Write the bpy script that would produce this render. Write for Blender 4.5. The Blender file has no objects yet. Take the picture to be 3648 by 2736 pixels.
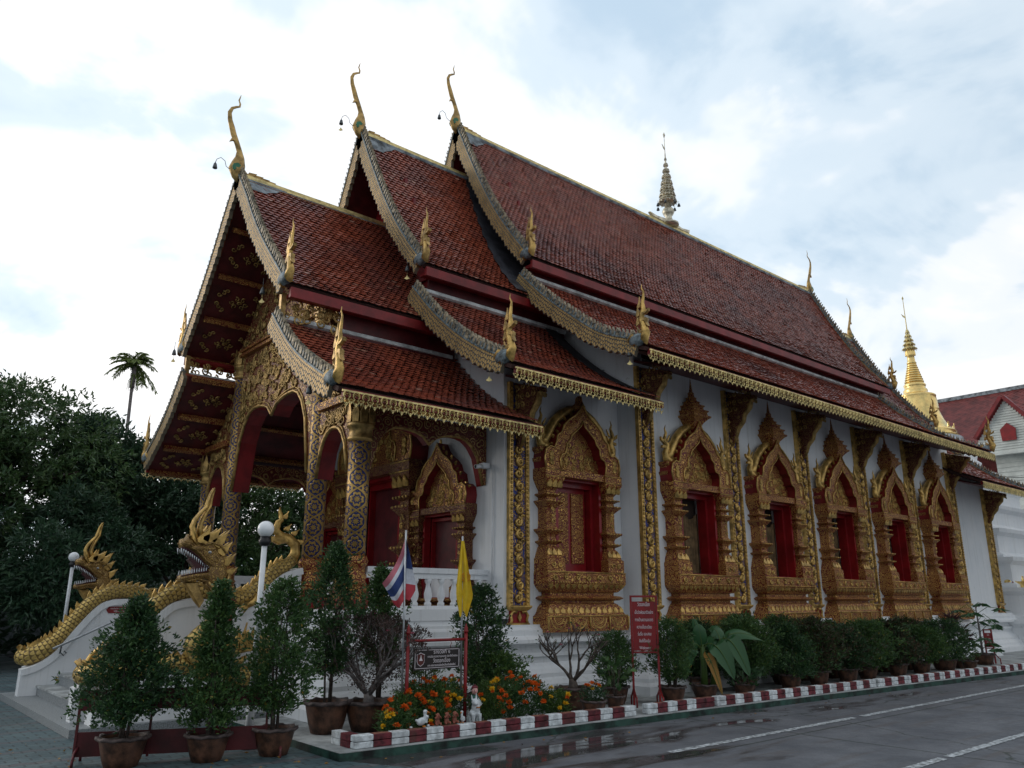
import bpy, bmesh, math, random
import numpy as np
from mathutils import Vector, Matrix, noise
R=math.radians; PI=math.pi
random.seed(7); NP=np.random.default_rng(7)
S=bpy.context.scene; COL=S.collection
# ---------------------------------------------------------------- camera, light, exposure
def setup():
    yaw,pit,rol=R(49.699),R(15.322),R(0.118)
    f=Vector((math.cos(yaw)*math.cos(pit),math.sin(yaw)*math.cos(pit),math.sin(pit)))
    r=Vector((math.sin(yaw),-math.cos(yaw),0)); u=r.cross(f)
    r2=r*math.cos(rol)+u*math.sin(rol); u2=u*math.cos(rol)-r*math.sin(rol)
    cd=bpy.data.cameras.new('camera'); c=bpy.data.objects.new('camera',cd); COL.objects.link(c)
    m=Matrix.Identity(4)
    for i in range(3): m[i][0]=r2[i]; m[i][1]=u2[i]; m[i][2]=-f[i]
    m[0][3]=0; m[1][3]=0; m[2][3]=1.6
    c.matrix_world=m
    cd.sensor_width=36; cd.lens=36*2797.93/3648; cd.clip_start=0.05; cd.clip_end=900
    S.camera=c
    S.view_settings.view_transform='Standard'; S.view_settings.look='None'; S.view_settings.gamma=1; S.view_settings.exposure=EXPOSURE
    w=bpy.data.worlds.new('World'); S.world=w; w.use_nodes=True; nt=w.node_tree; nt.nodes.clear()
    N=nt.nodes.new; L=nt.links.new
    out=N('ShaderNodeOutputWorld'); bg=N('ShaderNodeBackground'); L(bg.outputs[0],out.inputs[0]); bg.inputs[1].default_value=0.1
    sky=N('ShaderNodeTexSky'); sky.sky_type='NISHITA'; sky.sun_disc=False; sky.sun_elevation=R(SUN_EL); sky.sun_rotation=R(SUN_ROT); sky.air_density=1.3; sky.dust_density=2.5
    tc=N('ShaderNodeTexCoord')
    sep=N('ShaderNodeSeparateXYZ'); L(tc.outputs['Generated'],sep.inputs[0])
    zz=N('ShaderNodeMath'); zz.operation='MAXIMUM'; L(sep.outputs[2],zz.inputs[0]); zz.inputs[1].default_value=0.0
    za=N('ShaderNodeMath'); za.operation='ADD'; L(zz.outputs[0],za.inputs[0]); za.inputs[1].default_value=0.28
    px=N('ShaderNodeMath'); px.operation='DIVIDE'; L(sep.outputs[0],px.inputs[0]); L(za.outputs[0],px.inputs[1])
    py=N('ShaderNodeMath'); py.operation='DIVIDE'; L(sep.outputs[1],py.inputs[0]); L(za.outputs[0],py.inputs[1])
    cmb=N('ShaderNodeCombineXYZ'); L(px.outputs[0],cmb.inputs[0]); L(py.outputs[0],cmb.inputs[1]); cmb.inputs[2].default_value=3.7
    def noi(sc,det,rough,dist,zoff):
        mp=N('ShaderNodeMapping'); mp.inputs[1].default_value=(zoff,zoff*.3,0); L(cmb.outputs[0],mp.inputs[0])
        n=N('ShaderNodeTexNoise'); n.inputs['Scale'].default_value=sc; n.inputs['Detail'].default_value=det; n.inputs['Roughness'].default_value=rough; n.inputs['Distortion'].default_value=dist
        L(mp.outputs[0],n.inputs[0]); return n.outputs[0]
    def ramp(x,stops):
        r=N('ShaderNodeValToRGB'); L(x,r.inputs[0]); e=r.color_ramp.elements
        while len(e)<len(stops): e.new(.5)
        for i,(p,c) in enumerate(stops): e[i].position=p; e[i].color=tuple(c)+(1,) if len(c)==3 else c
        r.color_ramp.interpolation='EASE'; return r.outputs[0]
    big=ramp(noi(1.5,5,.52,.35,CLOUD_OFF),[(.37,(0,0,0)),(.63,(1,1,1))])
    fine=ramp(noi(2.6,6,.58,.5,4.1),[(.34,(0,0,0)),(.66,(1,1,1))])
    # grey blue veil to bright cloud
    mx=N('ShaderNodeMix'); mx.data_type='RGBA'; mx.inputs[0].default_value=.35
    L(big,mx.inputs[6]); L(fine,mx.inputs[7])
    cl=ramp(mx.outputs[2],[(.10,(.51,.65,.79)),(.40,(.68,.79,.89)),(.60,(.88,.925,.97)),(.88,(1,.99,1))])
    k=N('ShaderNodeVectorMath'); k.operation='SCALE'; L(cl,k.inputs[0])
    # brighter towards the west where the sun went down, dimmer overhead and behind
    dot=N('ShaderNodeVectorMath'); dot.operation='DOT_PRODUCT'; L(tc.outputs['Generated'],dot.inputs[0]); dot.inputs[1].default_value=(.18,.97,.15)
    mr=N('ShaderNodeMapRange'); L(dot.outputs['Value'],mr.inputs[0]); mr.inputs[1].default_value=-.6; mr.inputs[2].default_value=1.0; mr.inputs[3].default_value=SKY_BACK; mr.inputs[4].default_value=SKY_FRONT
    L(mr.outputs[0],k.inputs['Scale'])
    m2=N('ShaderNodeMix'); m2.data_type='RGBA'; m2.inputs[0].default_value=.93
    L(sky.outputs[0],m2.inputs[6]); L(k.outputs[0],m2.inputs[7]); L(m2.outputs[2],bg.inputs[0])
    sd=bpy.data.lights.new('sun','SUN'); sd.energy=SUN_E; sd.angle=R(25); sd.color=(1,.9,.8)
    so=bpy.data.objects.new('sun',sd); COL.objects.link(so)
    az=R(90-SUN_ROT); d=Vector((math.cos(az)*math.cos(R(SUN_EL)),math.sin(az)*math.cos(R(SUN_EL)),math.sin(R(SUN_EL))))
    so.rotation_euler=d.to_track_quat('Z','Y').to_euler()
EXPOSURE=0.0; SUN_EL=16; SUN_ROT=-35; SUN_E=0.8; SKY_BACK=7.6; SKY_FRONT=12.9; CLOUD_OFF=2.3
setup()
# ---------------------------------------------------------------- materials
class NT:
    def __init__(s,name,rough=.6,metal=0,spec=.4):
        s.m=bpy.data.materials.new(name); s.m.use_nodes=True; s.t=s.m.node_tree; s.t.nodes.clear()
        s.b=s.n('ShaderNodeBsdfPrincipled'); o=s.n('ShaderNodeOutputMaterial'); s.l(s.b.outputs[0],o.inputs[0]); s.out=o
        s.b.inputs['Roughness'].default_value=rough; s.b.inputs['Metallic'].default_value=metal; s.b.inputs['Specular IOR Level'].default_value=spec
        s.tc=s.n('ShaderNodeTexCoord')
    def n(s,t): return s.t.nodes.new(t)
    def l(s,a,b): s.t.links.new(a,b)
    def put(s,v,i):
        if isinstance(v,(int,float)): i.default_value=v
        elif isinstance(v,tuple): i.default_value=v if len(v)==len(i.default_value) else tuple(v)+(1,)
        else: s.l(v,i)
    def f(s,op,a,b=0.,c=0.,clamp=False):
        n=s.n('ShaderNodeMath'); n.operation=op; n.use_clamp=clamp
        s.put(a,n.inputs[0]); s.put(b,n.inputs[1])
        if op in('MULTIPLY_ADD','SMOOTH_MIN','SMOOTH_MAX','WRAP','PINGPONG','COMPARE'): s.put(c,n.inputs[2])
        return n.outputs[0]
    def co(s,kind='Object',scale=(1,1,1),loc=(0,0,0),rot=(0,0,0)):
        m=s.n('ShaderNodeMapping'); s.l(s.tc.outputs[kind],m.inputs[0]); m.inputs[3].default_value=scale if isinstance(scale,tuple) else (scale,)*3; m.inputs[1].default_value=loc; m.inputs[2].default_value=rot
        return m.outputs[0]
    def noise(s,v,sc,det=3,ro=.5,di=0,col=False):
        n=s.n('ShaderNodeTexNoise'); s.l(v,n.inputs[0]); n.inputs['Scale'].default_value=sc; n.inputs['Detail'].default_value=det; n.inputs['Roughness'].default_value=ro; n.inputs['Distortion'].default_value=di
        return n.outputs[1 if col else 0]
    def vor(s,v,sc,feat='F1',rnd=1,out=0):
        n=s.n('ShaderNodeTexVoronoi'); n.feature=feat; s.l(v,n.inputs[0]); n.inputs['Scale'].default_value=sc
        n.inputs['Randomness'].default_value=rnd; return n.outputs[out]
    def ss(s,x,a,b,lo=0.,hi=1.):
        n=s.n('ShaderNodeMapRange'); n.interpolation_type='SMOOTHSTEP'; s.put(x,n.inputs[0]); n.inputs[1].default_value=a; n.inputs[2].default_value=b; n.inputs[3].default_value=lo; n.inputs[4].default_value=hi; return n.outputs[0]
    def mix(s,f,a,b):
        n=s.n('ShaderNodeMix'); n.data_type='RGBA'; s.put(f,n.inputs[0]); s.put(a,n.inputs[6]); s.put(b,n.inputs[7]); return n.outputs[2]
    def addv(s,a,b):
        n=s.n('ShaderNodeVectorMath'); n.operation='ADD'; s.l(a,n.inputs[0]); s.l(b,n.inputs[1]); return n.outputs[0]
    def sclv(s,a,k):
        n=s.n('ShaderNodeVectorMath'); n.operation='SCALE'; s.l(a,n.inputs[0]); n.inputs['Scale'].default_value=k; return n.outputs[0]
    def xyz(s,v):
        n=s.n('ShaderNodeSeparateXYZ'); s.l(v,n.inputs[0]); return n.outputs
    def color(s,c): s.put(c,s.b.inputs['Base Color']); return s
    def bump(s,h,st=.5,dist=.02):
        n=s.n('ShaderNodeBump'); s.l(h,n.inputs['Height']); n.inputs['Strength'].default_value=st; n.inputs['Distance'].default_value=dist; s.l(n.outputs[0],s.b.inputs['Normal']); return s
    def rnd(s):
        n=s.n('ShaderNodeNewGeometry'); return n.outputs['Random Per Island']
def plain(name,c,rough=.6,metal=0,var=.15,sc=6,bump=0,dirt=None,spec=.4):
    n=NT(name,rough,metal,spec); v=n.co('Object'); a=n.noise(v,sc,5,.6)
    c2=tuple(x*(1-var*1.6) for x in c); c3=tuple(min(1,x*(1+var)) for x in c)
    col=n.mix(n.ss(a,.3,.7),c2,c3)
    if dirt: col=n.mix(n.ss(n.noise(n.co('Object',(1,1,.35)),1.7,6,.65),.52,.78,0,dirt[1]),col,dirt[0])
    n.color(col)
    if bump: n.bump(n.noise(v,sc*5,4,.6),bump,.01)
    return n.m
GOLDC=(.60,.37,.115); GOLDD=(.30,.165,.05)
def carved(name,ground,scale=9.,gold=GOLDC,cover=.5,metal=.55,depth=.02):
    n=NT(name,.42,metal); v=n.co('Object')
    w=n.addv(v,n.sclv(n.noise(v,scale*.45,2,.5,0,True),.09*9/scale))
    d=n.vor(w,scale); e=n.vor(w,scale,'DISTANCE_TO_EDGE')
    rings=n.f('SINE',n.f('MULTIPLY',d,24.)); rr=n.ss(rings,-.35,.55)
    edge=n.ss(e,.0,.10); h=n.f('MULTIPLY',rr,edge); h=n.f('ADD',n.f('MULTIPLY',h,.8),n.f('MULTIPLY',n.noise(v,scale*5,2),.3))
    fac=n.ss(h,.42-cover*.36,.72-cover*.36)
    patina=n.ss(n.noise(v,3.1,4,.6),.35,.75)
    g=n.mix(patina,gold,tuple(x*.55 for x in gold))
    n.color(n.mix(fac,ground,g)); n.l(n.f('MULTIPLY',fac,metal),n.b.inputs['Metallic'])
    n.bump(h,.9,depth); return n.m
def scales(name,c1,c2,nu,nv,metal=.5,rough=.4,depth=.012,band=None):
    """overlapping scales laid out in UV"""
    n=NT(name,rough,metal); x=n.xyz(n.co('UV'))
    u=n.f('MULTIPLY',x[0],nu); v=n.f('MULTIPLY',x[1],nv)
    row=n.f('FLOOR',v); off=n.f('MULTIPLY',n.f('MODULO',row,2.),.5)
    fu=n.f('SUBTRACT',n.f('FRACT',n.f('ADD',u,off)),.5); fv=n.f('FRACT',v)
    r=n.f('POWER',n.f('ADD',n.f('MULTIPLY',n.f('MULTIPLY',fu,fu),3.2),n.f('MULTIPLY',n.f('MULTIPLY',fv,fv),.9)),.5)
    h=n.ss(r,.72,1.0,1,0); sh=n.f('MULTIPLY',h,n.f('ADD',n.f('MULTIPLY',fv,.8),.4))
    pat=n.ss(n.noise(n.co('Object'),5,4,.6),.38,.72)
    col=n.mix(h,c2,n.mix(pat,c1,tuple(t*.6 for t in c1))); n.color(col); n.bump(sh,1,depth)
    n.l(n.f('MULTIPLY',h,metal),n.b.inputs['Metallic']); return n.m
def m_column():
    n=NT('column_gilded_lattice',.42,.5); x=n.xyz(n.co('UV'))   # u 0..1 round, v in metres
    u=n.f('MULTIPLY',x[0],3.); v=n.f('MULTIPLY',x[1],3.1)
    s=n.f('MULTIPLY',n.f('ABSOLUTE',n.f('SINE',n.f('MULTIPLY',v,PI))),.5)
    fu=n.f('PINGPONG',u,.5)
    d1=n.f('ABSOLUTE',n.f('SUBTRACT',fu,s)); line=n.ss(d1,.055,.09,1,0)
    d2=n.f('ABSOLUTE',n.f('SUBTRACT',n.f('SUBTRACT',.5,fu),s)); 
    # flowers sit on lattice centres
    def flower(uo,vo,rad):
        a=n.f('SUBTRACT',n.f('FRACT',n.f('ADD',u,uo)),.5); b=n.f('MULTIPLY',n.f('SUBTRACT',n.f('FRACT',n.f('ADD',v,vo)),.5),.98)
        r=n.f('POWER',n.f('ADD',n.f('MULTIPLY',a,a),n.f('MULTIPLY',b,b)),.5); th=n.f('ARCTAN2',b,a)
        pet=n.f('MULTIPLY_ADD',n.f('ABSOLUTE',n.f('COSINE',n.f('MULTIPLY',th,2.))),.16,rad-.10)
        k=n.f('SUBTRACT',pet,r); body=n.ss(k,-.02,.05)
        ring=n.f('MAXIMUM',n.ss(n.f('SINE',n.f('ADD',n.f('MULTIPLY',r,30.),n.f('MULTIPLY',n.f('COSINE',n.f('MULTIPLY',th,8.)),.9))),-.7,-.1),n.ss(r,.05,.07,1,0)); return n.f('MULTIPLY',body,ring)
    fl=n.f('MAXIMUM',flower(.5,0.,.345),flower(0.,.5,.345))
    h=n.f('MAXIMUM',line,fl); h=n.f('ADD',n.f('MULTIPLY',h,.85),n.f('MULTIPLY',n.noise(n.co('Object'),60,2),.15))
    fac=n.ss(h,.35,.6); pat=n.ss(n.noise(n.co('Object'),4,4,.6),.35,.75)
    n.color(n.mix(fac,n.mix(n.noise(n.co('Object'),9,3),(.016,.026,.12),(.02,.04,.17)),n.mix(pat,(.52,.33,.10),(.33,.20,.06))))
    n.l(n.f('MULTIPLY',fac,.5),n.b.inputs['Metallic']); n.bump(h,1,.015); return n.m
def m_tile():
    n=NT('roof_tile_glazed_red',.34,0,.5); r=n.rnd(); v=n.co('Object')
    c=n.mix(r,(.22,.050,.028),(.37,.090,.047)); c=n.mix(n.ss(n.noise(v,.8,5,.6),.42,.72),c,(.16,.05,.04))
    c=n.mix(n.ss(n.noise(n.co('Object',(2.5,.5,.5)),1.3,6,.7),.58,.72,0,.6),c,(.07,.035,.03))
    c=n.mix(n.ss(r,.965,.99),c,(.36,.17,.12)); c=n.mix(n.ss(n.noise(v,9,4,.7),.62,.8,0,.4),c,(.07,.035,.035))
    n.color(c); n.l(n.ss(n.noise(v,3,3),.3,.8,.2,.42),n.b.inputs['Roughness']); n.bump(n.noise(v,30,3),.25,.005); return n.m
def leafm(name,c,c2,rough=.45,var=1,trans=.12):
    n=NT(name,rough,0,.35); r=n.rnd(); v=n.co('Object')
    a=n.mix(r,c,c2); n.color(n.mix(n.ss(n.noise(v,2.2,2),.35,.7,0,.45*var),a,tuple(x*.5 for x in c)))
    tr=n.n('ShaderNodeBsdfTranslucent'); n.put(tuple(x*1.3 for x in c2),tr.inputs[0])
    mx=n.n('ShaderNodeMixShader'); mx.inputs[0].default_value=trans; n.l(n.b.outputs[0],mx.inputs[1]); n.l(tr.outputs[0],mx.inputs[2]); n.l(mx.outputs[0],n.out.inputs[0]); return n.m
def m_plaster():
    n=NT('white_lime_plaster',.75,0,.25); v=n.co('Object')
    c=n.mix(n.ss(n.noise(v,1.3,6,.65),.3,.75),(.79,.80,.81),(.71,.735,.76))
    st=n.ss(n.noise(n.co('Object',(5,5,.22)),2.0,6,.72),.50,.78,0,.5); c=n.mix(st,c,(.42,.41,.37))
    lowz=n.ss(n.xyz(v)[2],.1,.9,1,0); c=n.mix(n.f('MULTIPLY',lowz,n.ss(n.noise(v,3,5,.7),.35,.65,0,.5)),c,(.32,.30,.25)) if 0 else c
    c=n.mix(n.ss(n.noise(v,6,4,.7),.68,.74,0,.6),c,(.5,.49,.44))
    n.color(c); n.bump(n.noise(v,14,5,.65),.25,.01); return n.m
def m_road():
    n=NT('concrete_road',.8,0,.4); v=n.co('Object'); x=n.xyz(v)
    base=n.mix(n.ss(n.noise(v,1.4,6,.65),.3,.75),(.085,.092,.107),(.16,.168,.185))
    base=n.mix(n.ss(n.noise(v,38,3,.7),.35,.75,0,.5),base,(.07,.075,.085))
    streak=n.ss(n.noise(n.co('Object',(.35,3.2,1)),1.6,5,.6),.5,.72,0,.55); base=n.mix(streak,base,(.085,.07,.062))
    # slab joints and cracks
    j1=n.ss(n.f('PINGPONG',n.f('ADD',x[1],-2.2),1.75),.012,.02,1,0); j2=n.ss(n.f('PINGPONG',n.f('ADD',x[0],n.f('MULTIPLY',n.noise(v,1,2),.15)),2.4),.012,.022,1,0)
    w=n.addv(v,n.sclv(n.noise(v,2.,4,.6,0,True),.5)); cr=n.ss(n.vor(w,.23,'DISTANCE_TO_EDGE'),.0,.006,1,0)
    jj=n.f('MAXIMUM',n.f('MAXIMUM',j1,j2),cr); base=n.mix(n.f('MULTIPLY',jj,.8),base,(.02,.028,.018))
    # puddles: near the kerb
    near=n.ss(x[1],5.6,7.0); far=n.ss(x[0],6.5,12.,.0,-.16); 
    pn=n.f('ADD',n.f('ADD',n.noise(n.co('Object',(.42,1.5,1)),1.25,4,.55,.3),n.f('MULTIPLY',near,.12)),far)
    lim=n.ss(x[1],4.3,5.3,-.25,0); pn=n.f('ADD',pn,lim)
    wet=n.ss(pn,.49,.60); pud=n.ss(pn,.60,.625)
    base=n.mix(n.f('MULTIPLY',wet,.75),base,(.032,.026,.026)); n.color(base)
    rg=n.f('SUBTRACT',n.ss(n.noise(v,9,3),.2,.8,.6,.85),n.f('MULTIPLY',wet,.35)); rg=n.f('SUBTRACT',rg,n.f('MULTIPLY',pud,.4)); rg=n.f('MAXIMUM',rg,.06)
    n.l(rg,n.b.inputs['Roughness'])
    h=n.f('MULTIPLY',n.f('ADD',n.noise(v,60,4,.7),n.f('MULTIPLY',jj,-1.)),n.f('SUBTRACT',1.,pud)); n.bump(h,.35,.006); return n.m
def m_pavers():
    n=NT('green_paving_blocks',.7,0,.4); v=n.co('Object',(1,1,1)); x=n.xyz(v)
    u=n.f('MULTIPLY',x[0],4.4); w=n.f('MULTIPLY',x[1],8.); w=n.f('ADD',w,n.f('MULTIPLY',n.f('PINGPONG',n.f('MULTIPLY',u,2.),1.),.35))
    row=n.f('FLOOR',w); uu=n.f('ADD',u,n.f('MULTIPLY',n.f('MODULO',row,2.),.5))
    fu=n.f('PINGPONG',uu,.5); fv=n.f('PINGPONG',w,.5); jd=n.ss(n.f('MINIMUM',fu,fv),.02,.07,1,0)
    wn=n.n('ShaderNodeTexWhiteNoise'); wn.noise_dimensions='2D'; cm=n.n('ShaderNodeCombineXYZ'); n.l(n.f('FLOOR',uu),cm.inputs[0]); n.l(row,cm.inputs[1]); n.l(cm.outputs[0],wn.inputs[0])
    c=n.mix(wn.outputs[0],(.06,.10,.115),(.095,.145,.155)); c=n.mix(n.ss(n.f('MODULO',row,6.),4.4,4.6,0,.35),c,(.15,.085,.09))
    c=n.mix(n.ss(n.noise(v,1.1,6,.65),.42,.75,0,.6),c,(.045,.065,.07)); c=n.mix(n.f('MULTIPLY',jd,.7),c,(.03,.035,.035))
    n.color(c); n.l(n.ss(n.noise(v,.9,5,.6),.45,.65,.75,.35),n.b.inputs['Roughness']); n.bump(n.f('SUBTRACT',n.f('MULTIPLY',n.noise(v,40,3),.4),jd),.5,.008); return n.m
MT={}
def mats():
    m=MT
    m['plaster']=m_plaster(); m['tile']=m_tile(); m['column']=m_column(); m['road']=m_road(); m['pavers']=m_pavers()
    m['carved']=carved('gilded_carving_on_red',(.17,.022,.014),8.,cover=.62)
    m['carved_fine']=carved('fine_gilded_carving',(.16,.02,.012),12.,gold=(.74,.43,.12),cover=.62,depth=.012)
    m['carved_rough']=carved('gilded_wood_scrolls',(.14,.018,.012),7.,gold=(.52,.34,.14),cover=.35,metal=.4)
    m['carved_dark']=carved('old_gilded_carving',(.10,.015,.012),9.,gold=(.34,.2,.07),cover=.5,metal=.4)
    m['carved_blue']=carved('gilded_scrolls_on_blue',(.03,.045,.22),9.,cover=.5)
    m['gold']=plain('gold_paint',(.56,.36,.11),.36,.6,.35,7,.35,((.16,.09,.04),.7))
    m['yellow_leaf']=leafm('yellowing_leaf',(.30,.22,.03),(.40,.26,.05))
    m['house_tile']=plain('old_maroon_tile',(.17,.035,.03),.5,0,.3,3)
    m['silver']=plain('pale_silver_gilt',(.62,.57,.44),.35,.6,.3,9)
    m['gold_old']=plain('weathered_gold_paint',(.43,.28,.10),.42,.6,.35,8,.4)
    m['under']=plain('old_tile_underlay',(.045,.016,.012),.8)
    m['gold_pale']=plain('pale_gold_paint',(.74,.60,.27),.45,.45,.25,8,.2)
    m['gold_leaf']=plain('bright_gold_leaf',(.92,.66,.26),.24,.85,.12,4,.1)
    m['naga']=scales('golden_naga_scales',(.60,.42,.13),(.16,.10,.03),1,1,.5,.38,.02)
    m['board']=scales('gilded_grey_scales',(.44,.29,.11),(.075,.095,.105),1,1,.4,.5,.01)
    m['greyblue']=plain('weathered_blue_grey_mosaic',(.15,.19,.205),.5,.1,.45,14,.4)
    m['cement']=plain('weathered_cement',(.22,.25,.27),.8,0,.45,5,.5,((.07,.08,.085),.8))
    m['cement_light']=plain('pale_cement_ridge',(.50,.53,.53),.8,0,.3,4,.4,((.2,.22,.22),.7))
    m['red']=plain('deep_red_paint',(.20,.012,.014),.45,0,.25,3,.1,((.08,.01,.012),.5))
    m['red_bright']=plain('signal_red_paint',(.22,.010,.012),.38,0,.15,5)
    m['red_dark']=plain('unlit_porch_dark_red',(.085,.008,.010),.5,0,.3,3,.2)
    m['red_open']=plain('lacquered_red',(.23,.009,.012),.3,0,.2,3)
    m['maroon']=plain('maroon_painted_brick',(.13,.018,.026),.6,0,.45,11,.4,((.09,.04,.03),.9))
    m['wbrick']=plain('white_painted_brick',(.62,.66,.68),.6,0,.25,11,.4,((.24,.25,.24),.75))
    m['brick']=plain('bare_brick_top',(.22,.085,.055),.85,0,.4,12,.5)
    m['slab']=plain('pale_concrete_slab',(.36,.38,.38),.75,0,.3,3,.4,((.18,.18,.17),.7))
    m['gtile']=plain('mossy_green_tile',(.018,.055,.042),.45,0,.6,5,.4,((.05,.035,.025),.7))
    m['pot']=plain('brown_glazed_terracotta',(.10,.045,.026),.5,0,.5,7,.4,((.035,.022,.02),.8))
    m['pot_rim']=plain('dark_clay_rim',(.075,.055,.052),.65,0,.35,9,.3)
    m['soil']=plain('dark_soil',(.035,.024,.018),.95,0,.4,20,.8)
    m['bark']=plain('grey_brown_bark',(.085,.066,.055),.85,0,.4,14,.7)
    m['bark_pale']=plain('pale_smooth_bark',(.17,.15,.145),.75,0,.35,12,.5)
    m['white']=plain('white_paint',(.72,.74,.76),.45,0,.08,5)
    m['globe']=plain('opal_glass_globe',(.78,.80,.82),.15,0,.04,5,spec=.6)
    m['black']=plain('black_plastic',(.015,.015,.017),.4,0,.2,5)
    m['steel']=plain('galvanised_steel',(.42,.44,.46),.35,.8,.2,8)
    m['iron']=plain('grey_iron',(.09,.10,.105),.5,.5,.3,8)
    m['dark']=plain('unlit_hall_dark',(.035,.022,.016),.7,0,.3,2)  # near-black colour stands in for the unlit hall behind the windows
    m['curtain']=plain('ochre_curtain',(.16,.10,.045),.8,0,.3,6)
    m['tree_leaf']=leafm('mango_leaf',(.038,.090,.034),(.095,.165,.052),.36)
    m['tree_leaf2']=leafm('dark_tree_leaf',(.026,.066,.038),(.058,.115,.056),.38)
    m['shrub']=leafm('shrub_leaf',(.026,.072,.026),(.080,.155,.042))
    m['shrub2']=leafm('deep_shrub_leaf',(.018,.052,.024),(.048,.105,.036))
    m['shrub_red']=leafm('red_tinged_leaf',(.022,.050,.020),(.10,.055,.035))
    m['shrub_light']=leafm('fresh_green_leaf',(.045,.095,.022),(.10,.17,.04))
    m['purple_leaf']=leafm('purple_cordyline_leaf',(.040,.014,.018),(.075,.030,.030))
    m['banana']=leafm('banana_leaf',(.022,.085,.035),(.045,.12,.042),.35,.5)
    m['banana_dry']=leafm('dry_banana_leaf',(.25,.13,.03),(.35,.19,.04),.6,.5)
    m['palm']=leafm('palm_leaf',(.10,.16,.04),(.24,.30,.08))
    m['rose_leaf']=leafm('desert_rose_leaf',(.05,.035,.030),(.10,.06,.05))
    m['rose_flower']=leafm('pink_blossom',(.42,.06,.13),(.55,.12,.2))
    m['orange']=leafm('orange_marigold',(.62,.10,.012),(.75,.16,.015),.6,.3,.25)
    m['yellow']=leafm('yellow_marigold',(.72,.45,.02),(.80,.52,.03),.6,.3,.25)
    m['terra']=plain('terracotta_figure',(.27,.085,.055),.6,0,.25,20,.2)
    m['ceramic']=plain('white_ceramic',(.60,.64,.66),.35,0,.15,20)
    m['beak']=plain('orange_enamel',(.55,.17,.02),.4)
    m['skin']=plain('painted_skin',(.55,.30,.27),.45)
    m['greencloth']=plain('green_enamel',(.02,.10,.07),.45)
    m['flag_red']=plain('faded_red_cloth',(.50,.06,.08),.8); m['flag_pink']=plain('pink_cloth',(.52,.16,.20),.8)  # pink cloth for the upper stripe, red for the lower
    m['flag_white']=plain('white_cloth',(.62,.64,.70),.8); m['flag_blue']=plain('navy_cloth',(.03,.055,.18),.8)
    m['flag_yellow']=plain('yellow_cloth',(.68,.46,.02),.8,0,.1); m['flag_orange']=plain('orange_print',(.62,.27,.02),.8,0,.1)
    m['text']=plain('white_lettering',(.72,.66,.68),.5,0,.03); m['board_black']=plain('brown_black_board',(.018,.012,.011),.4)
    m['shield']=plain('dark_red_shield',(.10,.018,.014),.5); m['blue']=plain('cobalt_blue_paint',(.05,.09,.38),.5)
    m['green_glass']=plain('green_mosaic',(.03,.16,.09),.15,.2)
    m['teeth']=plain('white_teeth_enamel',(.70,.74,.78),.3,0,.08,20); m['mouth']=plain('dark_mouth',(.05,.008,.010),.4)
    m['siding']=plain('cream_siding',(.52,.55,.52),.6,0,.12,2); m['glass']=plain('dark_window_glass',(.03,.045,.055),.08,0,.2,1,spec=.7)
    m['grill']=plain('yellow_gold_enamel',(.62,.36,.03),.4,.3,.2,10); m['stone']=plain('granite_step',(.26,.28,.29),.5,0,.3,60,.1,((.12,.13,.13),.5))
    m['line']=plain('worn_white_line',(.40,.43,.45),.7,0,.5,16,.2,((.14,.15,.16),.9))
mats()
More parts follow.
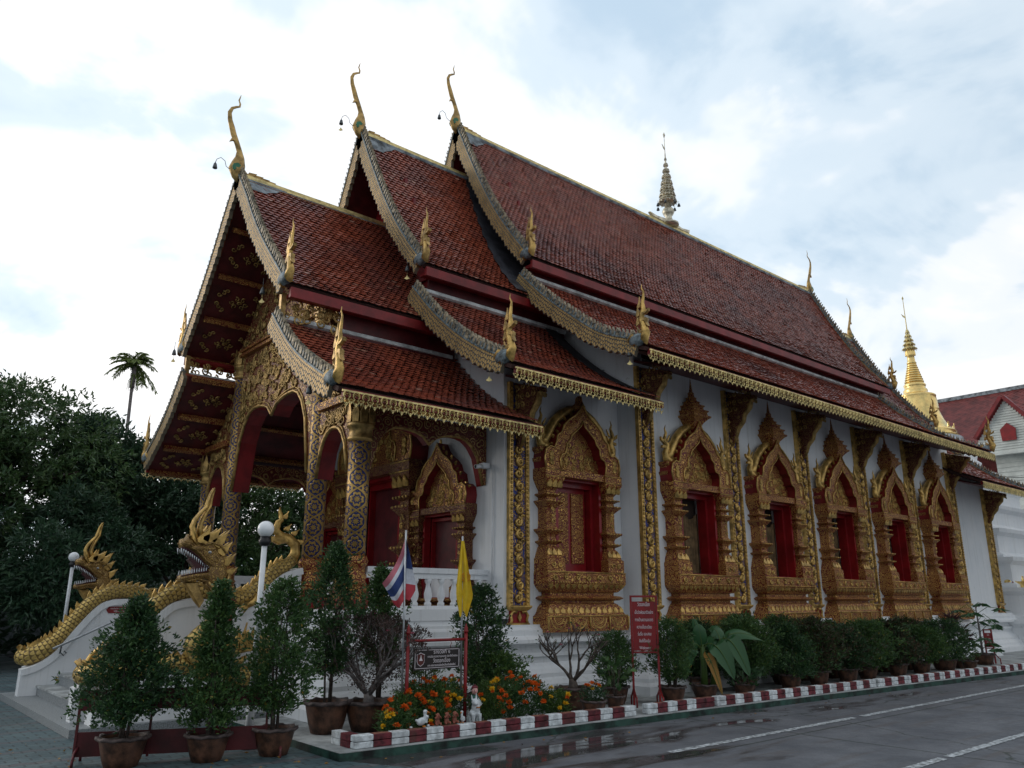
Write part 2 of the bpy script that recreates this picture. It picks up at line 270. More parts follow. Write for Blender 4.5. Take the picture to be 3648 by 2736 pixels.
# ---------------------------------------------------------------- geometry helpers
BASE={}
def tag(o,label=None,cat=None,group=None,kind=None):
    if label: o['label']=label
    if cat: o['category']=cat
    if group: o['group']=group
    if kind: o['kind']=kind
    return o
def thing(name,label,cat,loc=(0,0,0),group=None):
    o=bpy.data.objects.new(name,None); COL.objects.link(o); o.location=loc; o.empty_display_size=.2
    BASE[o.name]=Vector(loc); return tag(o,label,cat,group)
class MB:
    def __init__(s): s.v=[]; s.f=[]; s.mi=[]; s.uv=[]; s.sm=[]; s.cur=0; s.smooth=False
    def add(s,vs,fs,uvs=None,sm=None):
        b=len(s.v); s.v.extend([tuple(q) for q in vs])
        for k,f in enumerate(fs):
            s.f.append([b+i for i in f]); s.mi.append(s.cur); s.sm.append(s.smooth if sm is None else sm)
            s.uv.append(uvs[k] if uvs else None)
        return s
    def box(s,x0,x1,y0,y1,z0,z1,rot=0,c=None):
        vs=[(x,y,z) for z in(z0,z1) for x,y in((x0,y0),(x1,y0),(x1,y1),(x0,y1))]
        if rot:
            cx,cy=c or ((x0+x1)/2,(y0+y1)/2); cs,sn=math.cos(rot),math.sin(rot)
            vs=[(cx+(x-cx)*cs-(y-cy)*sn,cy+(x-cx)*sn+(y-cy)*cs,z) for x,y,z in vs]
        return s.add(vs,[(0,3,2,1),(4,5,6,7),(0,1,5,4),(1,2,6,5),(2,3,7,6),(3,0,4,7)],sm=False)
    def obox(s,o,ux,uy,uz,a,b,c):
        """box from o along unit vectors with lengths"""
        o=Vector(o);ux=Vector(ux)*a;uy=Vector(uy)*b;uz=Vector(uz)*c
        vs=[o,o+ux,o+ux+uy,o+uy]; vs=vs+[q+uz for q in vs]
        return s.add(vs,[(0,3,2,1),(4,5,6,7),(0,1,5,4),(1,2,6,5),(2,3,7,6),(3,0,4,7)],sm=False)
    def tube(s,pts,rad,n=8,cap=True,us=1.,vs_=1.,flat=1.,up=None,smooth=True):
        P=[Vector(p) for p in pts]; m=len(P); rad=[rad]*m if isinstance(rad,(int,float)) else rad
        t=[(P[min(i+1,m-1)]-P[max(i-1,0)]).normalized() for i in range(m)]
        a=Vector(up) if up else (Vector((0,0,1)) if abs(t[0].z)<.9 else Vector((1,0,0)))
        vs=[];L=0;Ls=[]
        for i in range(m):
            if i: L+=(P[i]-P[i-1]).length
            Ls.append(L)
            if up: a=Vector(up)
            a=(a-t[i]*a.dot(t[i])); a=a.normalized() if a.length>1e-6 else t[i].orthogonal().normalized(); b=t[i].cross(a)
            for k in range(n):
                th=2*PI*k/n; vs.append(P[i]+(a*math.cos(th)+b*math.sin(th)*flat)*rad[i])
        fs=[];uv=[]
        for i in range(m-1):
            for k in range(n):
                k2=(k+1)%n; fs.append((i*n+k,i*n+k2,(i+1)*n+k2,(i+1)*n+k))
                u0,u1=k/n*us,(k+1)/n*us; v0,v1=Ls[i]*vs_,Ls[i+1]*vs_; uv.append([(u0,v0),(u1,v0),(u1,v1),(u0,v1)])
        if cap:
            fs.append(tuple(range(n-1,-1,-1))); uv.append([(0,0)]*n); fs.append(tuple((m-1)*n+k for k in range(n))); uv.append([(0,0)]*n)
        return s.add(vs,fs,uv,sm=smooth)
    def lathe(s,c,prof,n=16,us=1.,smooth=True,sq=None,axis=None):
        """prof [(r,z)]; sq -> n=4 square plan rotated 45"""
        vs=[];cx,cy,cz=c; n=4 if sq else n; ph=PI/4 if sq else 0; k_=math.sqrt(2) if sq else 1
        for r,z in prof:
            for k in range(n): th=ph+2*PI*k/n; vs.append((cx+r*k_*math.cos(th),cy+r*k_*math.sin(th),cz+z))
        fs=[];uv=[];L=0
        for i in range(len(prof)-1):
            dL=math.hypot(prof[i+1][0]-prof[i][0],prof[i+1][1]-prof[i][1])
            for k in range(n):
                k2=(k+1)%n; fs.append((i*n+k,i*n+k2,(i+1)*n+k2,(i+1)*n+k)); u0,u1=k/n*us,(k+1)/n*us; uv.append([(u0,L),(u1,L),(u1,L+dL),(u0,L+dL)])
            L+=dL
        fs.append(tuple(range(n-1,-1,-1))); uv.append([(0,0)]*n); m=len(prof)-1; fs.append(tuple(m*n+k for k in range(n))); uv.append([(0,0)]*n)
        return s.add(vs,fs,uv,sm=smooth and not sq)
    def plate(s,poly,o,ux,uy,th,bev=.0,smooth=False):
        """polygon (2D) extruded both ways by th/2 about its plane with a bevelled rim"""
        o=Vector(o);ux=Vector(ux);uy=Vector(uy);nz=ux.cross(uy); n=len(poly)
        A=sum(poly[i][0]*poly[(i+1)%n][1]-poly[(i+1)%n][0]*poly[i][1] for i in range(n))
        if A<0: poly=poly[::-1]
        ins=[]
        for i in range(n):
            p0,p1,p2=poly[i-1],poly[i],poly[(i+1)%n]
            e1=Vector((p1[0]-p0[0],p1[1]-p0[1])); e2=Vector((p2[0]-p1[0],p2[1]-p1[1]))
            e1=e1.normalized() if e1.length>1e-9 else e2; e2=e2.normalized() if e2.length>1e-9 else e1
            nn=Vector((-e1.y-e2.y,e1.x+e2.x)); nn=nn.normalized() if nn.length>1e-6 else Vector((0,0)); ins.append((p1[0]+nn.x*bev,p1[1]+nn.y*bev))
        T=lambda q,h:o+ux*q[0]+uy*q[1]+nz*h
        if bev>0: L=[(ins,-th/2),(poly,-th*.18),(poly,th*.18),(ins,th/2)]
        else: L=[(poly,-th/2),(poly,th/2)]
        vs=[T(q,h) for P,h in L for q in P]; fs=[tuple(range(n-1,-1,-1)),tuple((len(L)-1)*n+i for i in range(n))]
        uv=[[tuple(q) for q in L[0][0]][::-1],[tuple(q) for q in L[-1][0]]]
        for j in range(len(L)-1):
            for i in range(n):
                i2=(i+1)%n; fs.append((j*n+i,j*n+i2,(j+1)*n+i2,(j+1)*n+i)); uv.append([poly[i],poly[i2],poly[i2],poly[i]])
        return s.add(vs,fs,uv,sm=smooth)
    def arc(s,c,r,w,a0,a1,o,ux,uy,th,n=8):
        """flat ring arc as a solid strip"""
        o=Vector(o);ux=Vector(ux);uy=Vector(uy);nz=ux.cross(uy);vs=[]
        for i in range(n+1):
            a=a0+(a1-a0)*i/n
            for rr,h in((r-w/2,0),(r+w/2,0),(r,th)): vs.append(o+ux*(c[0]+rr*math.cos(a))+uy*(c[1]+rr*math.sin(a))+nz*h)
        fs=[]
        for i in range(n): b=i*3; fs+= [(b,b+3,b+5,b+2),(b+2,b+5,b+4,b+1),(b+1,b+4,b+3,b)]
        return s.add(vs,fs,sm=False)
    def ell(s,c,r,nu=12,nv=8,rot=None):
        vs=[];c=Vector(c)
        for j in range(nv+1):
            ph=PI*j/nv
            for i in range(nu):
                th=2*PI*i/nu; q=Vector((r[0]*math.sin(ph)*math.cos(th),r[1]*math.sin(ph)*math.sin(th),r[2]*math.cos(ph)))
                if rot: q=rot@q
                vs.append(c+q)
        fs=[(j*nu+i,(j+1)*nu+i,(j+1)*nu+(i+1)%nu,j*nu+(i+1)%nu) for j in range(nv) for i in range(nu)]
        return s.add(vs,fs,sm=True)
    def loft3(s,cx,yw,levels,dirn=-1,seg=True):
        """stacked mouldings against a wall at y=yw: levels (z,halfwidth,depth)"""
        vs=[]
        for z,w,d in levels: vs+= [(cx-w,yw,z),(cx-w,yw+dirn*d,z),(cx+w,yw+dirn*d,z),(cx+w,yw,z)]
        fs=[]
        for i in range(len(levels)-1):
            b=i*4
            for k in range(4): k2=(k+1)%4; fs.append((b+k,b+k2,b+4+k2,b+4+k))
        fs.append((3,2,1,0)); b=(len(levels)-1)*4; fs.append((b,b+1,b+2,b+3))
        return s.add(vs,fs,sm=False)
    def foot(s,poly,levels,closed=True):
        """footprint polygon (ccw) lofted through (offset,z)"""
        n=len(poly); A=[]
        for off,z in levels:
            for i in range(n):
                p0,p1,p2=Vector(poly[i-1]),Vector(poly[i]),Vector(poly[(i+1)%n]); e1=(p1-p0).normalized(); e2=(p2-p1).normalized()
                n1=Vector((e1.y,-e1.x)); n2=Vector((e2.y,-e2.x)); k=1/(1+n1.dot(n2)) if 1+n1.dot(n2)>.05 else 1
                q=p1+(n1+n2)*k*off; A.append((q.x,q.y,z))
        fs=[]
        for j in range(len(levels)-1):
            for i in range(n): i2=(i+1)%n; fs.append((j*n+i,j*n+i2,(j+1)*n+i2,(j+1)*n+i))
        m=len(levels)-1; fs.append(tuple(m*n+i for i in range(n))); fs.append(tuple(range(n-1,-1,-1)))
        return s.add(A,fs,sm=False)
    def quads(s,V,uvq=None):
        """V (N,k,3) numpy polygons"""
        N,k=V.shape[:2]; b=len(s.v); s.v.extend(map(tuple,V.reshape(-1,3).tolist()))
        s.f.extend((np.arange(N*k).reshape(N,k)+b).tolist()); s.mi.extend([s.cur]*N); s.sm.extend([False]*N); s.uv.extend([None]*N); return s
    def build(s,name,mat,parent=None,label=None,mods=None):
        me=bpy.data.meshes.new(name); base=BASE.get(parent.name,Vector()) if parent else Vector()
        V=np.array(s.v,dtype=np.float64)-np.array(base); me.from_pydata(V.tolist(),[],s.f)
        for m in (mat if isinstance(mat,(list,tuple)) else [mat]): me.materials.append(MT[m] if isinstance(m,str) else m)
        me.polygons.foreach_set('material_index',s.mi); me.polygons.foreach_set('use_smooth',s.sm)
        if any(u is not None for u in s.uv):
            ul=me.uv_layers.new(name='UVMap'); fl=[]
            for f,u in zip(s.f,s.uv):
                if u is None: fl+= [0.0]*(2*len(f))
                else:
                    for q in u: fl+= [q[0],q[1]]
            ul.data.foreach_set('uv',fl)
        me.update(); o=bpy.data.objects.new(name,me); COL.objects.link(o)
        if parent: o.parent=parent; BASE[o.name]=base
        if label: o['label']=label
        return o
def copy_tree(root,loc,rz=0,sc=1,label=None):
    r=root.copy(); COL.objects.link(r); r.location=loc; r.rotation_euler=(0,0,rz); r.scale=(sc,)*3 if not isinstance(sc,tuple) else sc
    if label: r['label']=label
    BASE[r.name]=Vector(loc)
    for ch in list(root.children):
        c=ch.copy(); COL.objects.link(c); c.parent=r
        for g in list(ch.children):
            d=g.copy(); COL.objects.link(d); d.parent=c
            for h in list(g.children): e=h.copy(); COL.objects.link(e); e.parent=d
    return r
X_=(1,0,0);Y_=(0,1,0);Z_=(0,0,1);NY=(0,-1,0);NX=(-1,0,0)
def lerp(a,b,t): return a+(b-a)*t
def sample(curve,n=None,step=None):
    """resample a 2D polyline smoothly"""
    P=[Vector(p) for p in curve]; m=len(P); out=[]
    def cr(p0,p1,p2,p3,t): return .5*((2*p1)+(p2-p0)*t+(2*p0-5*p1+4*p2-p3)*t*t+(3*p1-p0-3*p2+p3)*t**3)
    for i in range(m-1):
        for k in range(12): out.append(cr(P[max(i-1,0)],P[i],P[i+1],P[min(i+2,m-1)],k/12))
    out.append(P[-1]); L=[0]
    for i in range(1,len(out)): L.append(L[-1]+(out[i]-out[i-1]).length)
    if n is None: n=max(2,int(round(L[-1]/step)))
    res=[];j=0
    for i in range(n+1):
        t=L[-1]*i/n
        while j<len(L)-2 and L[j+1]<t: j+=1
        d=L[j+1]-L[j]; res.append(out[j].lerp(out[j+1],0 if d<1e-9 else min(1,(t-L[j])/d)))
    return res
def spiral(mb,c,r,o,ux,uy,sgn=1,th=.012,turns=1.4,n=10,lift=.01,a0=0):
    """flattened scroll of leaf carving"""
    o=Vector(o);ux=Vector(ux);uy=Vector(uy);nz=ux.cross(uy);P=[];Rr=[]
    for i in range(n+1):
        t=i/n; a=a0+sgn*turns*2*PI*t; rr=r*(1-.86*t)
        P.append(o+ux*(c[0]+rr*math.cos(a))+uy*(c[1]+rr*math.sin(a))+nz*lift); Rr.append(th*(1.15-.45*t))
    mb.tube(P,Rr,5,flat=1,up=nz)
def flame(h,w,lean=.25,n=3):
    """flame outline: root at origin, tip up"""
    return [(-w*.5,0),(-w*.62,h*.18),(-w*.35,h*.4),(-w*.05+lean*w,h*.7),(lean*w*2.2,h),(w*.42,h*.66),(w*.55,h*.38),(w*.5,h*.1),(w*.35,0)]
def leaves(C,D,Ln,Wd,fold=.25,jit=.0):
    """leaf blades: centres (N,3), directions (N,3)"""
    N=len(C); D=D/np.maximum(1e-6,np.linalg.norm(D,axis=1,keepdims=True)); r=NP.normal(size=(N,3)); S_=np.cross(D,r); S_/=np.maximum(1e-6,np.linalg.norm(S_,axis=1,keepdims=True)); Nn=np.cross(D,S_)
    L=(Ln*NP.uniform(.7,1.2,(N,1))); W=(Wd*NP.uniform(.75,1.2,(N,1)))
    b=C; t=C+D*L-Nn*L*.12; l=C+D*L*.45+S_*W*.5+Nn*W*fold; rr=C+D*L*.45-S_*W*.5+Nn*W*fold
    return np.stack([b,l,t,rr],axis=1)
# ---------------------------------------------------------------- temple
YC=13.5
C1u=[(.03,9.30),(.5,8.70),(1.,8.02),(1.5,7.43),(2.1,6.81),(2.58,6.36)]; C1l=[(2.2,5.88),(2.85,5.27),(3.4,4.87),(4.,4.53),(4.5,4.31)]
C2u=[(.03,11.28),(.5,10.35),(1.,9.46),(1.5,8.69),(2.,8.04),(2.58,7.42)]; C2l=[(2.3,6.98),(3.,6.29),(3.7,5.72),(4.4,5.28),(5.05,4.98)]
C3u=[(.03,12.48),(.5,11.48),(1.,10.52),(1.5,9.68),(2.,8.98),(2.58,8.30)]; C3l=[(2.3,7.95),(3.,7.26),(3.7,6.68),(4.5,6.10),(5.5,5.68)]
temple=thing('temple','large white and gold temple hall with three stepped red tiled roofs and carved porch','temple',(12,13.5,0))
FS=.88
def yz(o,s): return YC+o*FS if s>0 else YC-o
def far(poly): return [(x*FS,z) if x>0 else (x,z) for x,z in poly]
def norm2(P,i):
    a=P[max(i-1,0)];b=P[min(i+1,len(P)-1)]; t=(b-a).normalized(); return Vector((-t.y,t.x)) if t.x>0 else Vector((t.y,-t.x))  # upward normal
def roof_sheet(name,curve,X0,X1,s,tiles=True,shear=0.,parent=None,x0s=0.):
    """tiled roof slope following curve (offset from ridge, height); every tile a lifted pointed piece"""
    mb=MB(); P=sample(curve,step=.098); n=len(P)
    xe=lambda o:X1-shear*o
    vs=[];fs=[];uv=[]
    for i,p in enumerate(P):
        N=norm2(P,i); q=p-N*.035; b=p-N*.10
        for X in (X0,xe(p.x)):
            vs.append((X,yz(q.x,s),q.y))
        for X in (X0,xe(p.x)): vs.append((X,yz(b.x,s),b.y))
    for i in range(n-1):
        a=i*4;c=a+4
        fs+= [(a,a+1,c+1,c),(a+2,c+2,c+3,a+3),(a,c,c+2,a+2),(a+1,a+3,c+3,c+1)]
    fs+= [(0,2,3,1),((n-1)*4,(n-1)*4+1,(n-1)*4+3,(n-1)*4+2)]
    mb.cur=1 if tiles else 0; mb.add(vs,fs); mb.cur=0
    if tiles:
        w=.125; rows=n-1; Q=[];Q2=[]
        for r in range(-1,rows):
            i=max(r,0); p0=P[i];p1=P[min(r+1,n-1)]; N=norm2(P,i); T=(P[min(i+1,n-1)]-P[i]).normalized() if i<n-1 else (P[i]-P[i-1]).normalized()
            st=p0 if r>=0 else p0-T*.05
            off=(r%2)*w/2; x=X0-off; xlim=xe(p0.x)
            nc=int((xlim-x)/w)+1
            cx=x+w*(np.arange(nc)+.5); cx=cx[(cx>X0+.02)&(cx<xlim-.02)]; k=len(cx)
            j=NP.normal(0,.004,(k,)); lift=.024+np.abs(NP.normal(0,.005,k)); sk=NP.normal(0,.003,k)
            def pt(dx,dt,dn): 
                o=st.x+T.x*dt+N.x*dn; z=st.y+T.y*dt+N.y*dn
                return np.stack([cx+dx+(sk if dt>.05 else 0),yz(o+0*cx,s) ,z+0*cx],1)
            hw=w/2-.002
            a=pt(-hw,0,.004);b=pt(hw,0,.004);c=pt(hw,.088,lift+j);d=pt(0,.124,lift+.001);e=pt(-hw,.088,lift-j)
            Q.append(np.stack([a,b,c,d,e],1))
            lo=-.012
            c2=pt(hw,.088,lift+lo);d2=pt(0,.124,lift+lo);e2=pt(-hw,.088,lift+lo)
            # rim pieces share the island through separate quads with same points
            V=np.stack([a,b,c,d,e,c2,d2,e2],1); Q2.append(V)
        V=np.concatenate(Q2,0); N_=len(V); b0=len(mb.v); mb.v.extend(map(tuple,V.reshape(-1,3).tolist()))
        base=(np.arange(N_)*8+b0)
        for idx in ((0,4,3,2,1),(2,3,6,5),(3,4,7,6)):
            F=(base[:,None]+np.array(idx)[None]).tolist(); mb.f.extend(F); mb.mi.extend([0]*N_); mb.sm.extend([False]*N_); mb.uv.extend([None]*N_)
    return mb.build(name,['tile','under'],parent)
def band(mb,P,off0,off1,th,X,s,saw=0.,per=.2,uvs=(9,9)):
    """board standing in the plane x=X that follows the 2D curve P; off = distance along the upward normal"""
    vs=[];uv=[];L=0;n=len(P)
    for i,p in enumerate(P):
        if i: L+=(P[i]-P[i-1]).length
        N=norm2(P,i); f=(L/per)%1.; lo=off0-(saw*(f) if saw else 0)
        for dx in (0,th):
            for k in (lo,off1): q=p+N*k; vs.append((X+dx,yz(q.x,s),q.y))
        uv.append(L)
    fs=[];U=[]
    for i in range(n-1):
        a=i*4;c=a+4
        for (q0,q1) in ((0,1),(3,2)):
            fs.append((a+q0,a+q1,c+q1,c+q0)); v0,v1=(off0,off1) if q0==0 else (off1,off0)
            U.append([(uv[i]*uvs[0],v0*uvs[1]),(uv[i]*uvs[0],v1*uvs[1]),(uv[i+1]*uvs[0],v1*uvs[1]),(uv[i+1]*uvs[0],v0*uvs[1])])
        for (q0,q1) in ((1,3),(2,0)):
            fs.append((a+q0,a+q1,c+q1,c+q0)); U.append([(0,0)]*4)
    fs+= [(0,2,3,1),((n-1)*4,(n-1)*4+1,(n-1)*4+3,(n-1)*4+2)]; U+=[[(0,0)]*4]*2
    return mb.add(vs,fs,U,sm=False)
def naga_finial(mb,y,z,X,s,sc=1.,big=True):
    """upright naga head finial at the foot of a bargeboard, in plane x=X, outward = s"""
    pts=[(-.26,.10,.11),(-.12,-.01,.12),(.02,.0,.115),(.075,.12,.092),(.03,.26,.066),(-.02,.38,.056),(.01,.47,.062),(.045,.55,.05),(.03,.66,.038),(.05,.78,.03),(.06,.87,.02),(.02,.95,.012),(.03,1.02,.004)]
    P=[(X,y+s*a*sc,z+b*sc) for a,b,r in pts]; mb.cur=0; mb.tube(P,[r*sc for a,b,r in pts],8,us=5,vs_=12,flat=.62 ,up=Y_)
    mb.cur=1
    ux=(0,s,0)
    for (a,b,h,w,rot) in ((-.05,.12,.16,.10,.7),(-.07,.3,.15,.09,.5),(-.06,.45,.2,.09,.35),(-.03,.6,.2,.07,.2)):
        c_,s_=math.cos(rot),math.sin(rot); poly=[((a+(x*c_-yy*s_))*sc,(b+(x*s_+yy*c_))*sc) for x,yy in flame(h,w)]; mb.plate(poly,(X,y,z),ux,Z_,.03*sc,.006)
    # upper and lower jaw, hanging tongue
    for poly in ([(.0,.50),(.10,.50),(.17,.54),(.16,.49),(.10,.455),(.02,.44)],[(.02,.40),(.09,.40),(.13,.37),(.12,.30),(.145,.22),(.10,.26),(.07,.33),(.01,.34)]):
        mb.plate([(a*sc,b*sc) for a,b in poly],(X,y,z),ux,Z_,.07*sc,.01)
    mb.cur=2; mb.ell((X,y-s*.12*sc,z+.03*sc),(.09*sc,.2*sc,.12*sc),10,6)
def board_set(roof,cu,cl,X,s,rear=False,shear=0.,low_only=False,up_only=False):
    th=.07; d=1 if not rear else -1
    for which,cv in (('u',cu),('l',cl)):
        if (low_only and which=='u') or (up_only and which=='l'): continue
        if which=='u': P=sample([(.0,cv[0][1]+.02)]+cv[1:-1]+[(cv[-1][0]-.05,cv[-1][1]+.02)],step=.05)
        else: P=sample(cv[:-1]+[(cv[-1][0]-.16,cv[-1][1]+.07)],step=.05)
        Xe=X-shear*cv[-1][0]*.5
        mb=MB(); band(mb,P,-.19,.03,th,Xe,s,.075,.16,(17,17)); 
        mb.cur=1; band(mb,P,.035,.06,.1,Xe-.015,s); band(mb,P,.06,.13,.04,Xe+.015,s)
        bo=mb.build('bargeboard',['board','greyblue'],roof)
        fb=MB(); L=0;nx=0.03
        for i in range(1,len(P)):
            L+=(P[i]-P[i-1]).length
            if L>nx:
                nx+=.088; N=norm2(P,i); T=(P[i]-P[i-1]).normalized(); up=-T
                q=[(-.03,.04),(-.038,.09),(-.018,.145),(.03,.20),(.022,.14),(.018,.08),(.012,.04)]
                V=[P[i]+up*a*1.1+N*b for a,b in q]
                fb.cur=0 if (nx/.088)%1<2 else 1
                fb.plate([(v.x,v.y) for v in V],(Xe+.03,YC,0),(0,s if s<0 else FS,0),Z_,.055,.008)
        fb.build('bargeboard_crest',['board_fin'],bo)
        e=P[-1]; nf=MB(); naga_finial(nf,yz(e.x+.08,s),e.y+.02,Xe+.04,s,1.0 if which=='u' else .98)
        nf.build('naga_finial',['gold','gold_old','greyblue'],bo)
def chofa(roof,x,z,d=1):
    """tall hooked ridge finial leaning out over the gable; d=1 faces -x"""
    pts=[(.02,-.14,.05),(-.04,.0,.125),(-.08,.13,.155),(-.05,.27,.13),(-.04,.40,.09),(-.06,.52,.058),(-.12,.67,.055),(-.20,.83,.062),(-.25,.98,.058),(-.30,1.12,.048),(-.32,1.27,.04),(-.28,1.38,.03),(-.20,1.44,.024),(-.145,1.47,.021),(-.14,1.53,.018),(-.17,1.60,.015),(-.155,1.66,.011),(-.14,1.73,.004)]
    mb=MB(); mb.tube([(x+d*a,YC,z+b) for a,b,r in pts],[r for a,b,r in pts],10,up=X_,flat=.62)
    mb.plate([(-.19,.80),(-.24,.74),(-.27,.66),(-.20,.70),(-.13,.70)],(x,YC,z),(d,0,0),Z_,.06,.01)
    for k in range(4): mb.plate([(.10+k*.13,.0),(.16+k*.13,.14-k*.012),(.32+k*.13,.155-k*.02),(.27+k*.13,.09-k*.012),(.31+k*.13,.0)],(x,YC,z+.02),(d,0,0),Z_,.05,.008)
    mb.plate([(-.02,-.02),(.02,.2),(.12,.10),(.9,.0),(.9,-.06),(0,-.06)],(x,YC,z+.02),(d,0,0),Z_,.07,.01)
    c=mb.build('chofa','gold_old',roof)
    g=MB()
    for sy in (-1,1): g.plate([(-.13,.06),(-.05,.13),(.0,.2),(-.06,.24),(-.14,.2),(-.165,.13)],(x-d*.03,YC+sy*.08,z),(d,0,0),Z_,.02,.004)
    g.build('mosaic_inlay','green_glass',c)
def lace(roof,X0,X1,y,z,s,name='eave_lace'):
    mb=MB(); n=int(round((X1-X0)/.14)); w=(X1-X0)/n
    for k in range(n):
        o=(X0+w*(k+.5),y,z); u=X_; v=Z_
        mb.arc((0,-.052),.050,.020,-.9,PI+.9,o,u,v,.014,9)
        mb.arc((-.018,-.045),.015,.011,0,5.,o,u,v,.016,5); mb.arc((.018,-.045),.015,.011,-1.9,PI,o,u,v,.016,5)
        for dx in (-w/2,):
            mb.arc((dx,-.092),.047,.018,PI+.15,2*PI-.15,o,u,v,.014,7); mb.arc((dx,-.118),.018,.012,.2,PI-.2,o,u,v,.014,4)
        mb.arc((0,-.125),.045,.018,PI+.2,2*PI-.2,o,u,v,.013,6)
        mb.plate([(-.022,-.165),(0,-.205),(.022,-.165),(.0,-.150)],o,u,v,.012)
        mb.plate([(-w/2-.018,-.135),(-w/2,-.17),(-w/2+.018,-.135)],o,u,v,.012)
    mb.box(X0,X1,y-.008,y+.008,z-.012,z+.012)
    return mb.build(name,'gold_pale',roof)
MT['board_fin']=plain('gilded_grey_crest_scales',(.30,.25,.17),.5,.35,.6,16,.4,((.10,.12,.13),.9))
MT['strip_dark']=plain('near_black_strip',(.035,.036,.045),.6,0,.4,4,.3)
def roof_stage(cu,cl,X0,X1,X1l,front=True,rear=False,shear=0.,ridge=True,carve=False,X0l=None,nolace=False):
    out=None
    for s in (-1,1):
        r=roof_sheet('roof',cu,X0,X1,s,s<0,shear,temple); r2=roof_sheet('roof',cl,X0l or X0,X1l,s,s<0,0,temple)
        ou,zu=cu[-1]; ol,zl=cl[-1]
        mb=MB(); ya,yb=sorted((yz(ou-.04,s),yz(ou+.02,s))); mb.box(X0+.06,X1-shear*ou-.02,ya,yb,zu-.24,zu-.075)
        mb.box(X0+.1,X1-shear*ou-.06,min(yz(ou-.25,s),yz(ou-.06,s)),max(yz(ou-.25,s),yz(ou-.06,s)),zu-.19,zu-.13); mb.build('fascia','red',r)
        mb=MB(); ya,yb=sorted((yz(ol-.05,s),yz(ol+.02,s))); mb.box((X0l or X0)+.06,X1l,ya,yb,zl-.16,zl-.055); mb.build('fascia','red',r2)
        # clerestory strip between the two slopes
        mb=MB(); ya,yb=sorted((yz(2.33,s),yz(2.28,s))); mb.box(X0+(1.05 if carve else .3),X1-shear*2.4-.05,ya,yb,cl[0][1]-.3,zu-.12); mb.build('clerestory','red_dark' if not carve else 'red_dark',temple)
        if carve:
            mb=MB(); mb.box(X0+.1,X0+1.05,min(yz(2.30,s),yz(2.33,s)),max(yz(2.30,s),yz(2.33,s)),5.72,6.16) if False else None
            for k in range(26): spiral(mb,(X0+.12+NP.uniform(0,.95),5.80+NP.uniform(0,.36)),NP.uniform(.05,.1),(0,yz(2.33,s),0),X_,Z_,random.choice((-1,1)),.018,1.2,9,-.01 if s>0 else .01,NP.uniform(0,6))
            mb.box(X0+.02,X0+.10,min(yz(2.28,s),yz(2.36,s)),max(yz(2.28,s),yz(2.36,s)),5.72,6.25); mb.build('carved_panel','gold_old',temple)
        # pale flashing where the lower slope starts
        mb=MB(); p=cl[0]; mb.tube([(X0+.12,yz(p[0]+.1,s),p[1]-.02),(X1-shear*2.4-.1,yz(p[0]+.1,s),p[1]-.02)],.055,6,smooth=False); mb.build('flashing','cement_light',r2)
        # soffit under lower eave
        if not nolace: lace(r2,(X0l or X0)+.03,X1l-.02,yz(ol+.03,s),zl-.085 if not nolace else 0,s)
        if front:
            for rr,c_,which in ((r,cu,'u'),(r2,cl,'l')): board_set(rr,cu,cl,X0-.05,s,up_only=which=='u',low_only=which=='l')
        if rear:
            board_set(r,cu,cl,X1-shear*1.2,s,rear=True,up_only=True); board_set(r2,cu,cl,X1l,s,rear=True,low_only=True)
        # grey cement corner by the ridge
        if front:
            P=sample(cu,step=.098)[:6]; mb=MB()
            for i in range(5):
                N=norm2(P,i); a=P[i]+N*.035; b=P[i+1]+norm2(P,i+1)*.035; x1=X0+.95-i*.12+ (.03 if i%2 else 0); x2=X0+.95-(i+1)*.12+(.0 if i%2 else .04)
                mb.add([(X0+.02,yz(a.x,s),a.y),(x1,yz(a.x,s),a.y),(x2,yz(b.x,s),b.y),(X0+.02,yz(b.x,s),b.y)],[(0,1,2,3)])
            Q=sample(cu,step=.3)
            for i in range(len(Q)-1):
                a=Q[i]+norm2(Q,i)*.032;b=Q[i+1]+norm2(Q,i+1)*.032
                mb.add([(X0+.0,yz(a.x,s),a.y),(X0+.10,yz(a.x,s),a.y),(X0+.10,yz(b.x,s),b.y),(X0+.0,yz(b.x,s),b.y)],[(0,1,2,3)])
            mb.build('ridge_corner_cement','cement',r)
        out=r
    mb=MB(); z=cu[0][1]
    mb.box(X0-.02,X1,YC-.05,YC+.05,z-.02,z+.075); mb.box(X0,X1-.02,YC-.09,YC+.09,z-.05,z-.0); rd=mb.build('ridge','gold_pale',temple)
    mb=MB(); mb.box(X0+.01,X1-.03,YC-.13,YC+.13,z-.13,z-.055); mb.build('ridge_mortar','cement',rd)
    if front: chofa(rd,X0,z+.0)
    if rear: chofa(rd,X1+.02,z+.02,-1)
    return rd
roof_stage(C1u,C1l,4.68,8.14,8.26,carve=True)
roof_stage(C2u,C2l,7.18,10.95,10.62)
def roof_strip(cv,xa,xb,X1):  # lays a near-black strip along the slope beside the higher roof
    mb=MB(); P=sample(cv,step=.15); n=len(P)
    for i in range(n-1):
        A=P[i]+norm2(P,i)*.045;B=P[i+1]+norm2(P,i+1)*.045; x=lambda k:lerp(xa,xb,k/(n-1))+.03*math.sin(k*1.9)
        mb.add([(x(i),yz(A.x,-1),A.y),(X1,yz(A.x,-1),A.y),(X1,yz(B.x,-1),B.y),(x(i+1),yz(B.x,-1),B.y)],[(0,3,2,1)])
    mb.build('dark_roof_strip','strip_dark',temple)
roof_strip(C2u[:-1]+[(2.55,7.46)],9.9,9.35,10.9); roof_strip(C2l,10.25,10.15,10.6)
roof_stage(C3u,C3l,9.72,25.75,24.85,rear=True,shear=.12)
roof_stage(C2u,C2l,25.0,28.5,29.6,front=False,rear=True,shear=.0,X0l=24.9)
